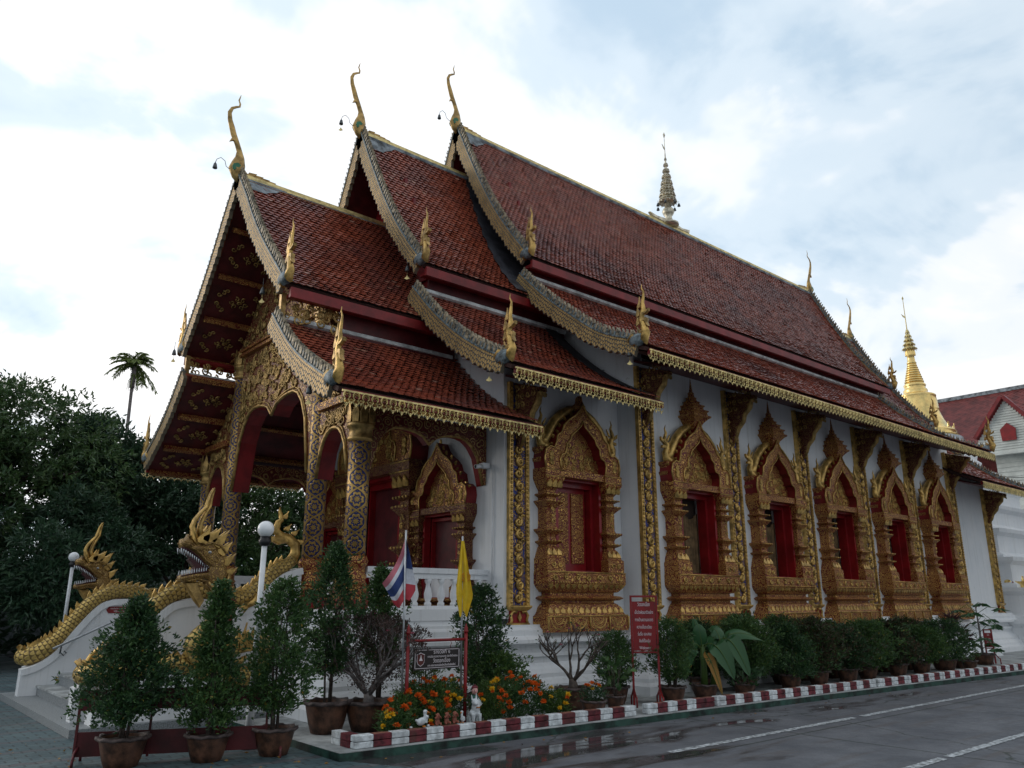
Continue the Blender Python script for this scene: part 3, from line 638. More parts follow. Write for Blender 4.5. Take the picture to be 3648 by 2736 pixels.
# chatra spire on the main ridge
def chatra():
    mb=MB(); x=17.69; z=12.55
    mb.lathe((x,YC,z),[(.30,0),(.30,.06),(.2,.1),(.12,.2),(.10,.3),(.16,.38),(.19,.46),(.16,.55),(.10,.6),(.10,.75),(.07,.9),(.05,1.6),(.03,2.1),(.012,2.6),(.008,3.1)],14)
    mb.plate([(-.92,.14),(-.8,.02),(-.3,.0),(.3,.0),(.95,.0),(.98,.14),(.6,.09),(.25,.16),(-.25,.16),(-.6,.12)],(x,YC,z+.02),X_,Z_,.1,.02)
    mb.plate([(0,0),(.05,.11),(0,.2),(-.05,.11)],(x,YC,z+3.02),X_,Z_,.02); mb.plate([(-.02,0),(-.13,.10),(-.08,.0),(-.02,-.06)],(x,YC,z+2.66),X_,Z_,.02)
    c=mb.build('ridge_spire','silver',temple)
    for k in range(8):
        t=k/7; zz=z+.78+t*1.45; r=.25*(1-t)**.95+.035; h=.19*(1-t*.45); mb=MB()
        mb.lathe((x,YC,zz),[(r,0),(r*1.02,.015),(r*.96,.03)],14); mb.lathe((x,YC,zz+h*.55),[(r*.86,0),(r*.88,.015),(r*.84,.03)],14)
        for i in range(14):
            a=2*PI*i/14; mb.tube([(x+r*math.cos(a),YC+r*math.sin(a),zz+.01),(x+r*.86*math.cos(a+.2),YC+r*.86*math.sin(a+.2),zz+h*.6)],.009,4)
            if k<4: mb.plate([(-.02,0),(0,-.05),(.02,0)],(x+r*math.cos(a),YC+r*math.sin(a),zz),(-math.sin(a),math.cos(a),0),Z_,.008)
        mb.tube([(x,YC,zz+h*.5),(x,YC,zz+h)],[r*.55,r*.3],10)
        mb.build('parasol_tier','silver',c)
    mb=MB()
    for i in range(7):
        a=2*PI*i/7; px,py=x+.33*math.cos(a),YC+.33*math.sin(a); mb.tube([(px,py,z+.8),(px,py,z+.72)],.006,4); mb.lathe((px,py,z+.62),[(.05,0),(.04,.04),(.03,.08),(.01,.1)],8)
    mb.build('bell_ring','iron',c)
chatra()
# ---- plinth, floor, walls
PL=[(5.5,10.2),(8.25,10.2),(8.25,9.9),(11.05,9.9),(11.05,9.45),(25.4,9.45),(25.4,9.9),(29.4,9.9),(29.4,17.1),(25.4,17.1),(25.4,17.55),(11.05,17.55),(11.05,17.1),(8.25,17.1),(8.25,16.8),(5.5,16.8)]
mb=MB(); mb.foot(PL,[(.0,1.21),(.17,1.21),(.17,1.17),(.23,1.13),(.23,1.05),(.31,.99),(.31,.94),(.12,.90),(.12,.83),(.16,.80),(.20,.79),(.20,.73),(.14,.71),(.14,.63),(.24,.55),(.30,.48),(.30,.42),(.36,.39),(.42,.33),(.42,.27),(.52,.22),(.52,.06)][::-1]); mb.build('plinth','plaster',temple)
mb=MB(); mb.foot([(5.5,10.17),(8.2,10.17),(8.2,16.83),(5.5,16.83)],[(.0,1.2),(.0,1.27),(.04,1.29),(.04,1.45)]); fl=mb.build('porch_floor','plaster',temple)
mb=MB(); mb.box(8.2,29.3,10.1,16.9,1.22,1.44); mb.build('hall_floor','slab',temple)
WY=.28
def wall_side(X0,X1,y,z0,z1,wins,s,extra_z=0):
    """wall at outer plane y with window openings [(cx,half,zb,zt)]"""
    mb=MB(); a,b=(y,y+WY) if s<0 else (y-WY,y); cur=X0
    for cx,h,zb,zt in wins:
        mb.box(cur,cx-h,a,b,z0,z1); mb.box(cx-h,cx+h,a,b,z0,zb); mb.box(cx-h,cx+h,a,b,zt,z1); cur=cx+h
    mb.box(cur,X1,a,b,z0,z1); return mb.build('wall','plaster',temple)
WX=[12.6+2.78*k for k in range(5)]
for s in (-1,1):
    Y=lambda y:y if s<0 else 27-y
    wall_side(11.302,25.148,Y(9.45),1.21,6.1,[(x,.53,2.05,3.66) for x in WX],s)
    wall_side(8.472,11.048,Y(9.9),1.21,5.35,[(9.8,.53,2.05,3.66)],s)
    wall_side(25.402,29.1,Y(9.9),1.21,5.35,[],s)
def gable_wall(X,cu,cl,omax,zlo,th,mat='plaster',name='wall'):
    pts=[]; P=[p for p in sample(cu,step=.15) if p.x<2.3]; Q=[p for p in sample(cl,step=.15) if p.x>2.33 and p.x<omax]
    half=[(p.x,p.y-.16) for p in P]+[(2.3,cl[0][1]-.1)]+[(q.x,q.y-.16) for q in Q]+[(omax,Q[-1].y-.2),(omax,zlo)]
    poly=[(-o,z) for o,z in half[::-1]]+half
    mb=MB(); mb.plate(far(poly),(X,YC,0),Y_,Z_,th); return mb.build(name,mat,temple)
gable_wall(8.349,C2u,C2l,3.58,5.103,.25); gable_wall(11.2,C3u,C3l,4.02,6.0,.25); gable_wall(25.25,C3u,C3l,4.02,6.0,.25); gable_wall(29.2,C2u,C2l,3.58,1.2,.2)
def pediment(X,cu,d=-1):
    P=[p for p in sample(cu,step=.15) if p.x<2.3]; half=[(p.x,p.y-.12) for p in P]+[(2.3,cu[-1][1]-.1)]; poly=[(-o,z) for o,z in half[::-1]]+half
    mb=MB(); mb.plate(far(poly),(X,YC,0),Y_,Z_,.06)
    for k in range(5):
        z=cu[-1][1]+.25+k*.62; w=2.25*(1-(z-cu[-1][1])/(cu[0][1]-cu[-1][1]))
        if w>.15: mb.box(X+(d*.09 if d<0 else .03),X+(d*.03 if d<0 else .09),YC-w,YC+w*FS,z-.07,z+.07)
    mb.build('pediment','red',temple)
pediment(8.0,C2u); pediment(10.78,C3u)
# corner and front walls of each stage (front wall of bay with door and two windows)
mb=MB(); z1=5.1
segs=[(9.897,11.04),(11.94,12.8),(14.2,15.06),(15.96,17.103)]
for a,b in segs: mb.box(8.22,8.47,a,b,1.3,z1)
for c in (11.49,15.51): mb.box(8.22,8.47,c-.45,c+.45,1.3,1.95); mb.box(8.22,8.47,c-.45,c+.45,3.0,z1)
mb.box(8.22,8.47,12.8,14.2,3.9,z1); mb.build('wall','plaster',temple)
for a,b in ((9.447,10.2),(16.8,17.553)):
    for x in (11.05,25.15): mb=MB(); mb.box(x,x+.25,a,b,1.21,5.998); mb.build('wall','plaster',temple)
# porch soffit sheets with coffers and gilded ornaments
def soffit(cv,X0,X1,omin,n_p):
    for s in (-1,1):
        P=[p for p in sample(cv,step=.12)]; mb=MB(); L=[]
        for i,p in enumerate(P): q=p-norm2(P,i)*.13; L.append(q)
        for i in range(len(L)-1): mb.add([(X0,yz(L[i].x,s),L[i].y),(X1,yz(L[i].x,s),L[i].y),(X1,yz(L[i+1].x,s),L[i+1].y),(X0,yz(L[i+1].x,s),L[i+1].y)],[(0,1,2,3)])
        so=mb.build('soffit','red_dark',temple)
        Q=sample([tuple(q) for q in L],n=n_p*2); pb=MB(); ob=MB()
        for k in range(0,len(Q)):
            T=(Q[min(k+1,len(Q)-1)]-Q[max(k-1,0)]).normalized(); N=norm2(Q,k); c=Vector((0,yz(Q[k].x,s),Q[k].y)); t3=Vector((0,s*T.x,T.y)); n3=Vector((0,-s*N.x,-N.y))
            if k%2==0:
                for dx,w in ((0,.05),): pb.obox(c+Vector((X0+.05,0,0))-t3*.045,X_,t3,n3,(X1-X0)-.05,.09,.09)
            else:
                o=c+Vector(((X0+.6),0,0))+n3*.012
                ux=Vector(X_);uy=n3.cross(ux)
                for a in range(6):
                    an=a*PI/3; spiral(ob,(.13*math.cos(an),.09*math.sin(an)),.055,o,ux,uy,1 if a%2 else -1,.013,1.1,8,.012,an)
                spiral(ob,(0,0),.05,o,ux,uy,1,.018,1,8,.015)
                for sx in (-1,1):
                    for sy in (-1,1):
                        for kk in range(3): spiral(ob,(sx*(.42-kk*.07),sy*(.20-(2-kk)*.05)),.05,o,ux,uy,sx*sy,.014,1.1,8,.012,kk*2.)
        pb.build('purlin','carved_fine',so); ob.build('gilded_ornament','gold_old',so)
soffit(C1u,4.75,8.1,0,4); soffit(C1l,4.75,8.2,2.2,3)
for cv,x0,x1 in ((C2u,7.25,10.9),(C2l,7.25,10.6),(C3u,9.8,25.2),(C3l,9.8,24.8),(C2l,25,29.5)):
    for s in (-1,1):
        P=sample(cv,step=.3); mb=MB(); L=[p-norm2(P,i)*.12 for i,p in enumerate(P)]
        for i in range(len(L)-1): mb.add([(x0,yz(L[i].x,s),L[i].y),(x1,yz(L[i].x,s),L[i].y),(x1,yz(L[i+1].x,s),L[i+1].y),(x0,yz(L[i+1].x,s),L[i+1].y)],[(0,1,2,3)])
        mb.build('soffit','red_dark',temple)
# flat boxed soffit from wall to eave
for x0,x1,y0,y1,z,zw in ((11.06,24.8,8.1,9.45,5.53,5.97),(8.25,10.6,8.55,9.9,4.82,5.26),(25.4,29.5,8.55,9.9,4.82,5.26)):
    for m in (0,1):
        Y=(lambda y:y) if m==0 else (lambda y:27-y); mb=MB(); vs=[(x,Y(y),zz+dz) for dz in (0,.04) for x,y,zz in ((x0,y0,z),(x1,y0,z),(x1,y1,zw),(x0,y1,zw))]
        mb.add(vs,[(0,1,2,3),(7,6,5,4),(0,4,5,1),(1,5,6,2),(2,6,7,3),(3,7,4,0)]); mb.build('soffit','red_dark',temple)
# ---- porch columns
def porch_column(y,zt,x=5.8):
    mb=MB(); r=.165
    mb.lathe((x,y,1.45),[(r*.98,.75),(r*.98,zt-1.45-.42)],24,1.); 
    # uv v in metres from lathe
    c=mb.build('column','column',temple)
    mb=MB(); mb.cur=1; mb.box(x-.17,x+.17,y-.17,y+.17,1.2,1.72); mb.cur=0
    mb.box(x-.185,x+.185,y-.185,y+.185,1.72,1.78); mb.lathe((x,y,1.78),[(.18,0),(.2,.03),(.17,.08),(.2,.14),(.17,.17),(.17,.27),(.195,.3),(.21,.35),(.185,.42)],20)
    for sx,sy,ux in ((0,-1,X_),(-1,0,NY)):
        o=(x+sx*.172,y+sy*.172,1.72)
        for k in (-1,0,1):
            h=.26 if k==0 else .18; mb.plate([(k*.09-.045,0),(k*.09-.06,-h*.4),(k*.09-.02,-h*.6),(k*.09,-h),(k*.09+.02,-h*.6),(k*.09+.06,-h*.4),(k*.09+.045,0)],o,ux,Z_,.03,.008)
            spiral(mb,(k*.09,-.07),.035,o,ux,Z_,1,.012,1,8,.016)
    mb.build('column_base',['carved_fine','red_bright'],c)
    mb=MB(); z=zt-.42; mb.lathe((x,y,z),[(.17,0),(.2,.02),(.2,.05),(.175,.08),(.178,.2),(.21,.22),(.21,.27),(.18,.3),(.19,.42)],20)
    for i in range(10):
        a=2*PI*i/10; ux=(-math.sin(a),math.cos(a),0); mb.plate([(-.05,.0),(-.06,.15),(0,.34),(.06,.15),(.05,0)],(x+.2*math.cos(a),y+.2*math.sin(a),z+.28),ux,Z_,.02,.006)
    mb.build('capital','gold_old',c)
    return c
for y,zt in ((10.38,4.3),(11.72,6.3),(15.28,6.3),(16.62,4.3)): porch_column(y,zt)
# ---- porch arches and carved gable
def arch_curve(a,b,spring,apex,n=10):
    """pointed-round arch from (a,spring) to (b,spring)"""
    m=(a+b)/2; out=[]
    for i in range(n+1):
        t=i/n; x=lerp(a,b,t); k=abs(2*t-1); out.append((x,spring+(apex-spring)*(1-k**2.4)**.62))
    return out
def double_arch(a,b,sp,apex,cusp,n=9):
    m=(a+b)/2; P=[]
    def half(x0,x1,z0,z1,z2):
        out=[];xm=(x0+x1)/2
        for i in range(n+1):
            t=i/n; x=lerp(x0,x1,t); k=abs(2*t-1); zz=z0 if t<.5 else z2; out.append((x,zz+(z1-zz)*(1-k**2.3)**.6))
        return out
    return half(a,m,sp,apex,cusp)+half(m,b,cusp,apex,sp)[1:]
def arch_panel(name,bot,top,o,ux,depth,mat='carved_rough',nsp=0,rim=True):
    """bot: arch outline left to right, top: outline right to left"""
    ux=Vector(ux); nz=ux.cross(Vector(Z_)); mb=MB(); mb.plate(list(bot)+list(top),o,ux,Z_,.07)
    mb.cur=1; o=Vector(o); w=depth
    for i in range(len(bot)-1):
        a,b=bot[i],bot[i+1]
        A=[o+ux*q[0]+Vector(Z_)*(q[1]-.004)+nz*d for q,d in ((a,-.04),(b,-.04),(b,w),(a,w))]; B=[o+ux*q[0]+Vector(Z_)*(q[1]+.03)+nz*d for q,d in ((a,-.04),(b,-.04),(b,w),(a,w))]
        mb.add(A+B,[(0,1,2,3),(7,6,5,4),(3,2,6,7),(0,4,5,1)])
    pn=mb.build(name,[mat,'red'],temple)
    if rim:
        r=MB(); 
        for off in (-.05,): r.tube([o+ux*a+Vector(Z_)*b+nz*off for a,b in bot],.032,6)
        r.tube([o+ux*a+Vector(Z_)*(b+.07)+nz*(-.045) for a,b in bot],.016,5)
        r.build('arch_moulding','gold_old',pn)
    if nsp:
        s_=MB(); xs=[p[0] for p in bot]; n=0;tries=0; T=list(top)
        def ztop(x):
            for i in range(len(T)-1):
                (x1,z1),(x0,z0)=T[i],T[i+1]
                if min(x0,x1)<=x<=max(x0,x1) and abs(x1-x0)>1e-6: return lerp(z0,z1,(x-x0)/(x1-x0))
            return -9
        def zbot(x):
            for i in range(len(bot)-1):
                if bot[i][0]<=x<=bot[i+1][0]: return lerp(bot[i][1],bot[i+1][1],(x-bot[i][0])/max(1e-6,bot[i+1][0]-bot[i][0]))
            return 99
        while n<nsp and tries<nsp*12:
            tries+=1; x=NP.uniform(xs[0],xs[-1]); zb=max(zbot(x),zbot(x-.08),zbot(x+.08)); zt=ztop(x)
            if zt-zb<.16: continue
            z=NP.uniform(zb+.1,zt-.07); spiral(s_,(x,z),NP.uniform(.05,.11),o,ux,Z_,random.choice((-1,1)),NP.uniform(.013,.022),1.3,9,-.05,NP.uniform(0,6)); n+=1
        s_.build('gilded_scrollwork','gold_old',pn)
    return pn
# front plane: ux=+Y as seen from -x looking +x is mirrored, nz = Y x Z = +x (into building)
fx=5.74
C=double_arch(-1.6,1.6,3.6,5.12,4.84); arch_panel('carved_arch_panel',C,[(1.6,6.32),(-1.6,6.32)],(fx,YC,0),Y_,.3,nsp=190)
for s in (-1,1):
    a,b=(1.95,2.95); B=arch_curve(a,b,3.45,4.2); B=B if s>0 else [(-x,z) for x,z in B[::-1]]
    T=[(b,4.55),(a,4.55)] if s>0 else [(-a,4.55),(-b,4.55)]
    arch_panel('carved_arch_panel',B,T,(fx,YC,0),Y_,.25,nsp=22)
# gable field between beams and roof
def carved_field(name,poly,X,nsp,mat='carved_rough'):
    poly=far(poly); mb=MB(); mb.plate(poly,(X,YC,0),Y_,Z_,.06); p=mb.build(name,mat,temple); s_=MB(); n=0
    def inside(x,y):
        c=False;m=len(poly)
        for i in range(m):
            x1,y1=poly[i];x2,y2=poly[(i+1)%m]
            if (y1>y)!=(y2>y) and x<(x2-x1)*(y-y1)/(y2-y1)+x1: c=not c
        return c
    xs=[q[0] for q in poly];zs=[q[1] for q in poly]
    for t in range(nsp*8):
        if n>=nsp: break
        x,z=NP.uniform(min(xs),max(xs)),NP.uniform(min(zs),max(zs))
        if inside(x,z) and inside(x+.07,z) and inside(x-.07,z) and inside(x,z+.07): spiral(s_,(x,z),NP.uniform(.05,.1),(X,YC,0),Y_,Z_,random.choice((-1,1)),NP.uniform(.013,.022),1.3,9,-.045,NP.uniform(0,6)); n+=1
    s_.build('gilded_scrollwork','gold_old',p); return p
up=[(p.x,p.y-.2) for p in sample(C1u,step=.3) if p.x<2.15]; top=[(-o,z) for o,z in up[::-1]]+up
carved_field('carved_gable',[(-2.2,6.48),(2.2,6.48)]+[(2.2,6.55)]+[(o,z) for o,z in up[::-1]]+[(-o,z) for o,z in up]+[(-2.2,6.55)],5.76,110)
for s in (-1,1):
    lo=[(p.x,p.y-.18) for p in sample(C1l,step=.2) if p.x>1.95 and p.x<3.6]; poly=[(1.95,4.66),(3.55,4.66)]+lo[::-1]+[(1.95,6.2)]
    poly=[(s*a,b) for a,b in poly]; carved_field('carved_gable',poly,5.76,30)
mb=MB()
for z,w in ((6.32,2.25),(6.42,2.25)): mb.box(5.62,5.86,YC-w,YC+w,z-.02,z+.035)
mb.box(5.66,5.84,YC-2.25,YC+2.25,6.345,6.40)
for s in (-1,1): a,b=sorted((YC+s*1.95,YC+s*3.4)); mb.box(5.62,5.84,a,b,4.54,4.66)
mb.build('beam','carved_fine',temple)
for s in (-1,):
    mb=MB(); a_,b_=sorted((YC+s*3.05,YC+s*3.2)); mb.box(4.95,5.7,a_,b_,4.62,4.80); mb.build('beam_end','blue',temple)
# side double arches (near and far)
for s in (-1,1):
    y=YC+s*3.12; B=double_arch(5.97,8.2,3.45,4.22,4.02); 
    p=arch_panel('carved_arch_panel',B,[(8.2,4.42),(5.97,4.42)],(0,y,0),X_,-.22 if s>0 else -.22,nsp=26)
# balustrades
for s in (-1,1):
    y=YC+s*3.14; mb=MB(); mb.box(5.98,8.22,y-.08,y+.08,1.98,2.06); mb.box(5.98,8.22,y-.05,y+.05,1.90,1.98); mb.box(5.98,8.22,y-.07,y+.07,1.45,1.50); b=mb.build('balustrade','plaster',temple)
    for k in range(9):
        q=MB(); q.lathe((6.12+k*.245,y,1.50),[(.055,0),(.055,.04),(.035,.06),(.06,.12),(.062,.18),(.04,.27),(.032,.32),(.045,.34),(.055,.37),(.055,.40)],10); q.build('baluster','plaster',b)
# ---- windows
OUT=[(.90,3.74),(.93,3.90),(.90,4.05),(.80,4.12),(.70,4.10),(.66,4.18),(.63,4.32),(.52,4.40),(.47,4.52),(.34,4.64),(.18,4.74),(.08,4.85),(0,4.99)]
INN=[(.54,3.74),(.56,3.82),(.57,3.92),(.53,4.00),(.45,4.03),(.42,4.10),(.41,4.20),(.33,4.27),(.30,4.35),(.22,4.42),(.13,4.49),(.05,4.56),(0,4.66)]
def ornate_window(T,name,spire,zsc=1.,shutter=False,nagas=True,zoff=0.,small=False):
    """T maps local (x along wall, depth outwards, z) to world"""
    def tr(mb): mb.v=[tuple(T(*v)) for v in mb.v]; return mb
    mb=MB()
    mb.loft3(0,0,[(1.09,.95,.36),(1.33,.95,.36),(1.345,.92,.33),(1.40,.88,.30),(1.47,.85,.28),(1.52,.80,.25),(1.54,.76,.21),(1.575,.76,.21),(1.585,.84,.27),(1.62,.90,.32),(1.65,.84,.28),(1.66,.76,.21),(1.71,.76,.21),(1.72,.82,.26),(1.80,.90,.32),(1.85,.93,.345),(1.865,.93,.35),(2.04,.93,.35)],1)
    w=mb; mb.cur=0
    for sx in (-1,1):
        w.loft3(sx*.72,0,[(2.04,.20,.33),(2.25,.20,.33),(2.27,.18,.30),(2.33,.165,.28),(2.43,.12,.24),(2.45,.10,.22),(2.475,.10,.22),(2.51,.17,.285),(2.53,.185,.30),(2.55,.10,.22),(2.60,.095,.215),(2.64,.12,.23),(2.70,.20,.31),(2.73,.205,.315),(2.74,.12,.24),(2.78,.105,.22),(3.08,.105,.22),(3.11,.13,.25),(3.18,.205,.31),(3.20,.20,.31),(3.21,.10,.23),(3.26,.10,.22),(3.30,.185,.29),(3.32,.17,.28),(3.33,.10,.22),(3.38,.10,.22),(3.43,.14,.25),(3.52,.19,.31),(3.56,.21,.325),(3.58,.215,.33),(3.74,.215,.33)],1)
        if nagas: w.loft3(sx*.80,0,[(3.74,.10,.16),(3.84,.10,.16),(3.87,.14,.2),(3.92,.15,.2),(3.94,.11,.17),(4.02,.11,.17),(4.06,.15,.2),(4.11,.15,.2)],1)
    w.box(-.56,.56,.0,.30,3.62,3.74)
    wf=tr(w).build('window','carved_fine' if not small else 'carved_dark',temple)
    # garland relief on the foot, bead row
    g=MB()
    for k in range(4):
        cx=-.71+k*.473; g.arc((cx,1.31),.17,.022,PI+.1,2*PI-.1,(0,.362,0),X_,Z_,.02,8)
        g.arc((cx,1.31),.10,.016,PI+.1,2*PI-.1,(0,.362,0),X_,Z_,.02,6)
    for k in range(5): g.plate([(-.71-.236+k*.473-.02,1.32),(-.71-.236+k*.473,1.12),(-.71-.236+k*.473+.02,1.32)],(0,.372,0),X_,Z_,.02)
    for k in range(13): g.plate([(-.045,.0),(-.055,.05),(0,.11),(.055,.05),(.045,0)],(-.84+k*.14,.31,1.375),X_,(0,-.25,.97),.02,.006)
    for k in range(14): g.plate([(-.04,.0),(-.05,-.04),(0,-.09),(.05,-.04),(.04,0)],(-.845+k*.13,.335,1.845),X_,(0,.35,.94),.02,.006)
    g.tube([(-.95,.362,1.335),(.95,.362,1.335)],.012,4); g.tube([(-.93,.352,2.035),(.93,.352,2.035)],.012,4)
    for sx in (-1,1):
        for kk in (-1,0,1):
            g.plate([(-.05,0),(-.06,.06),(0,.14),(.06,.06),(.05,0)],(sx*.72+kk*.12,.30,3.42),X_,(0,.25,.97),.025,.006)
            g.plate([(-.045,0),(-.05,.06),(0,.13),(.05,.06),(.045,0)],(sx*.72+kk*.11,.30,2.30),X_,(0,-.35,.94),.025,.006)
        for zz in (2.53,2.71,3.19,3.30): 
            for kk in range(5): g.ell((sx*.72-.15+kk*.075,.31,zz),(.018,.016,.018),6,4)
        for zz in (3.60,3.72): g.tube([(sx*.72-.215,.332,zz),(sx*.72+.215,.332,zz)],.010,4)
    for k in range(30): g.ell((-.9+k*.062,.355,1.868),(.016,.012,.014),6,4)
    for k in range(7): spiral(g,(-.78+k*.26,1.95),.055,(0,.36,0),(1,0,0),(0,0,1),1 if k%2 else -1,.014,1.3,9,-.0,k)
    for sx in (-1,1):
        for k in range(3): spiral(g,(sx*.72,2.86+k*.1),.04,(0,.262,0),X_,Z_,sx*(1 if k%2 else -1),.011,1.2,8,-.0,k)
        for k in range(2): spiral(g,(sx*(.64+k*.15),2.15),.05,(0,.335,0),X_,Z_,sx,.012,1.2,8,-.0,k)
    tr(g).build('gilded_garland','gold',wf)
    # red lined opening
    q=MB(); d0=.16;d1=-.24 if not small else -.1
    for x0,x1,z0,z1 in ((-.56,-.5,2.04,3.64),(.5,.56,2.04,3.64),(-.5,.5,3.58,3.64),(-.5,.5,2.02,2.07)): q.box(x0,x1,d1,d0,z0,z1)
    for x0,x1,z0,z1 in ((-.5,-.44,2.07,3.58),(.44,.5,2.07,3.58),(-.44,.44,3.5,3.58)): q.box(x0,x1,-.2,-.0,z0,z1)
    rv=tr(q).build('window_reveal','red_open',wf)
    if shutter:
        q=MB(); q.box(-.42,.0,-.16,-.12,2.07,3.5); q.box(.0,.42,-.16,-.12,2.07,3.5); sh=tr(q).build('shutter','red_open',wf)
        q=MB(); q.box(-.33,-.02,-.12,-.10,2.2,3.42); q.box(.06,.36,-.12,-.10,2.2,3.42); tr(q).build('gilded_relief','carved_fine',sh)
    elif not small:
        q=MB(); n=30
        for i in range(n):
            x0=-.5+1.*i/n; d=lambda k:-.25+.018*math.sin(k*2.3); q.add([(x0,d(i),2.0),(x0+1./n,d(i+1),2.0),(x0+1./n,d(i+1),3.25-.12*math.sin(PI*(i+1)/n*2)**2),(x0,d(i),3.25-.12*math.sin(PI*i/n*2)**2)],[(0,1,2,3)])
        tr(q).build('curtain','curtain',wf)
        q=MB(); q.box(-.5,.5,-.32,-.30,2.0,3.64); tr(q).build('unlit_hall_panel','dark',wf)  # added panel; the darkness of the hall is put into its colour
    else:
        q=MB(); q.box(-.5,.5,-.14,-.10,2.0,3.64); tr(q).build('shutter','red_dark',wf)  # panel added to close the opening, dark red standing in for interior darkness
    # pediment ring
    ring=MB(); O=[(-a,b) for a,b in OUT]+[(a,b) for a,b in OUT[-2::-1]]; I=[(-a,b) for a,b in INN]+[(a,b) for a,b in INN[-2::-1]]
    n=len(O); vs=[]
    for (a,b),(c,d) in zip(O,I): vs+= [(a,.0,b),(a,.29,b),(lerp(a,c,.5),.31,lerp(b,d,.5)),(c,.29,d),(c,.06,d)]
    F0=[];F1=[]
    for i in range(n-1):
        p=i*5;r_=p+5
        F0+= [(p+1,r_+1,r_+2,p+2),(p+2,r_+2,r_+3,p+3)]; F1+= [(p,r_,r_+1,p+1),(p+3,r_+3,r_+4,p+4)]
    ring.add(vs,F0); k=len(ring.v); ring.cur=1; ring.add(vs,F1)
    pd=tr(ring).build('pediment_frame',['carved_fine','red'],wf)
    e=MB(); e.tube([(a,.30,b) for a,b in O],.016,5); e.tube([(a,.30,b) for a,b in I],.014,5)
    for i in range(2,n-2):
        a,b=O[i]; m=Vector((a,b-4.2)).normalized(); 
        e.plate([(a-m.y*.03,b+m.x*.03),(a+m.x*.06,b+m.y*.06+.02),(a+m.y*.03,b-m.x*.03)],(0,.2,0),X_,Z_,.04)
    tr(e).build('pediment_edging','gold',pd)
    t=MB(); t.plate([(a*1.02,b) for a,b in I],(0,.085,0),X_,Z_,.03); 
    ty=tr(t).build('tympanum','carved_fine',wf)
    t=MB()
    for k in range(46):
        x=NP.uniform(-.45,.45); z=3.8+NP.uniform(0,.62)*(1-abs(x)*1.3); spiral(t,(x,z),NP.uniform(.035,.07),(0,.105,0),X_,Z_,1 if x>0 else -1,.011,1.3,9,-.0,NP.uniform(0,6))
    for k in range(12): 
        for sx in (-1,1): spiral(t,(sx*.78,3.84+(k%3)*.07),.045,(0,.31,0),X_,Z_,sx,.012,1.2,8,0,k)
    tr(t).build('tympanum_scrolls','gold',ty)
    if nagas:
        for sx in (-1,1):
            b=MB(); path=[(.02,4.93),(.2,4.86),(.38,4.76),(.56,4.60),(.68,4.42),(.76,4.26),(.82,4.17)]
            b.tube([(sx*a,.13,z) for a,z in path],[.05,.075,.085,.085,.085,.08,.07],8,us=5,vs_=14)
            b.tube([(sx*a,.15,z) for a,z in [(.72,4.18),(.80,4.13),(.90,4.17),(.92,4.27),(.86,4.36),(.86,4.44),(.93,4.49),(.91,4.57),(.87,4.66),(.90,4.74),(.87,4.82)]],[.06,.075,.07,.06,.055,.06,.05,.035,.025,.015,.004],8,us=4,vs_=14)
            b.plate([(sx*.88,4.50),(sx*1.0,4.53),(sx*1.04,4.57),(sx*1.03,4.50),(sx*.95,4.45)],(0,.15,0),X_,Z_,.05); b.plate([(sx*.9,4.42),(sx*1.0,4.41),(sx*1.01,4.36),(sx*.9,4.37)],(0,.15,0),X_,Z_,.05)
            for zz in (4.3,4.42,4.54): b.plate([(sx*.84,zz),(sx*.76,zz+.1),(sx*.80,zz+.0),(sx*.84,zz-.04)],(0,.15,0),X_,Z_,.03)
            tr(b).build('naga_ornament','gold',wf)
    if spire:
        b=MB(); 
        b.lathe((0,.14,0),[(.10,4.78),(.11,4.88),(.15,4.97),(.22,5.05),(.27,5.08),(.27,5.11),(.22,5.12),(.21,5.18),(.235,5.20),(.235,5.22),(.17,5.23),(.16,5.29),(.185,5.31),(.185,5.33),(.12,5.34),(.11,5.39),(.13,5.405),(.08,5.42),(.07,5.48),(.085,5.49),(.05,5.51),(.04,5.57),(.05,5.58),(.025,5.62),(.018,5.7),(.003,5.9)],4,sq=True)
        b.v=[(x,min(max(y,.0),.4),z) for x,y,z in b.v]; tr(b).build('pediment_spire','carved_fine',wf)
    elif nagas:
        b=MB(); b.plate([(-.09,4.86),(-.12,4.95),(-.05,5.02),(0,5.14),(.05,5.02),(.12,4.95),(.09,4.86)],(0,.2,0),X_,Z_,.16,.03); tr(b).build('pediment_knob','carved_fine',wf)
    return wf
for i,x in enumerate(WX):
    ornate_window(lambda a,d,z,x=x:(x+a,9.45-d,z),'window',True)
ornate_window(lambda a,d,z:(9.8+a,9.9-d,z),'window',False,shutter=True)
# porch windows and door in the front wall (facing -x)
for c in (11.49,15.51):
    ornate_window(lambda a,d,z,c=c:(8.22-d*.8,c-a*.95,1.6+(z-2.04)*.92 if z>2.04 else 1.45+(z-1.09)*.16),'window',False,nagas=False,small=True)
ornate_window(lambda a,d,z:(8.22-d*1.3,13.5-a*1.5,1.46+(z-2.04)*1.55 if z>2.04 else 1.45),'window',False,nagas=False,small=True)
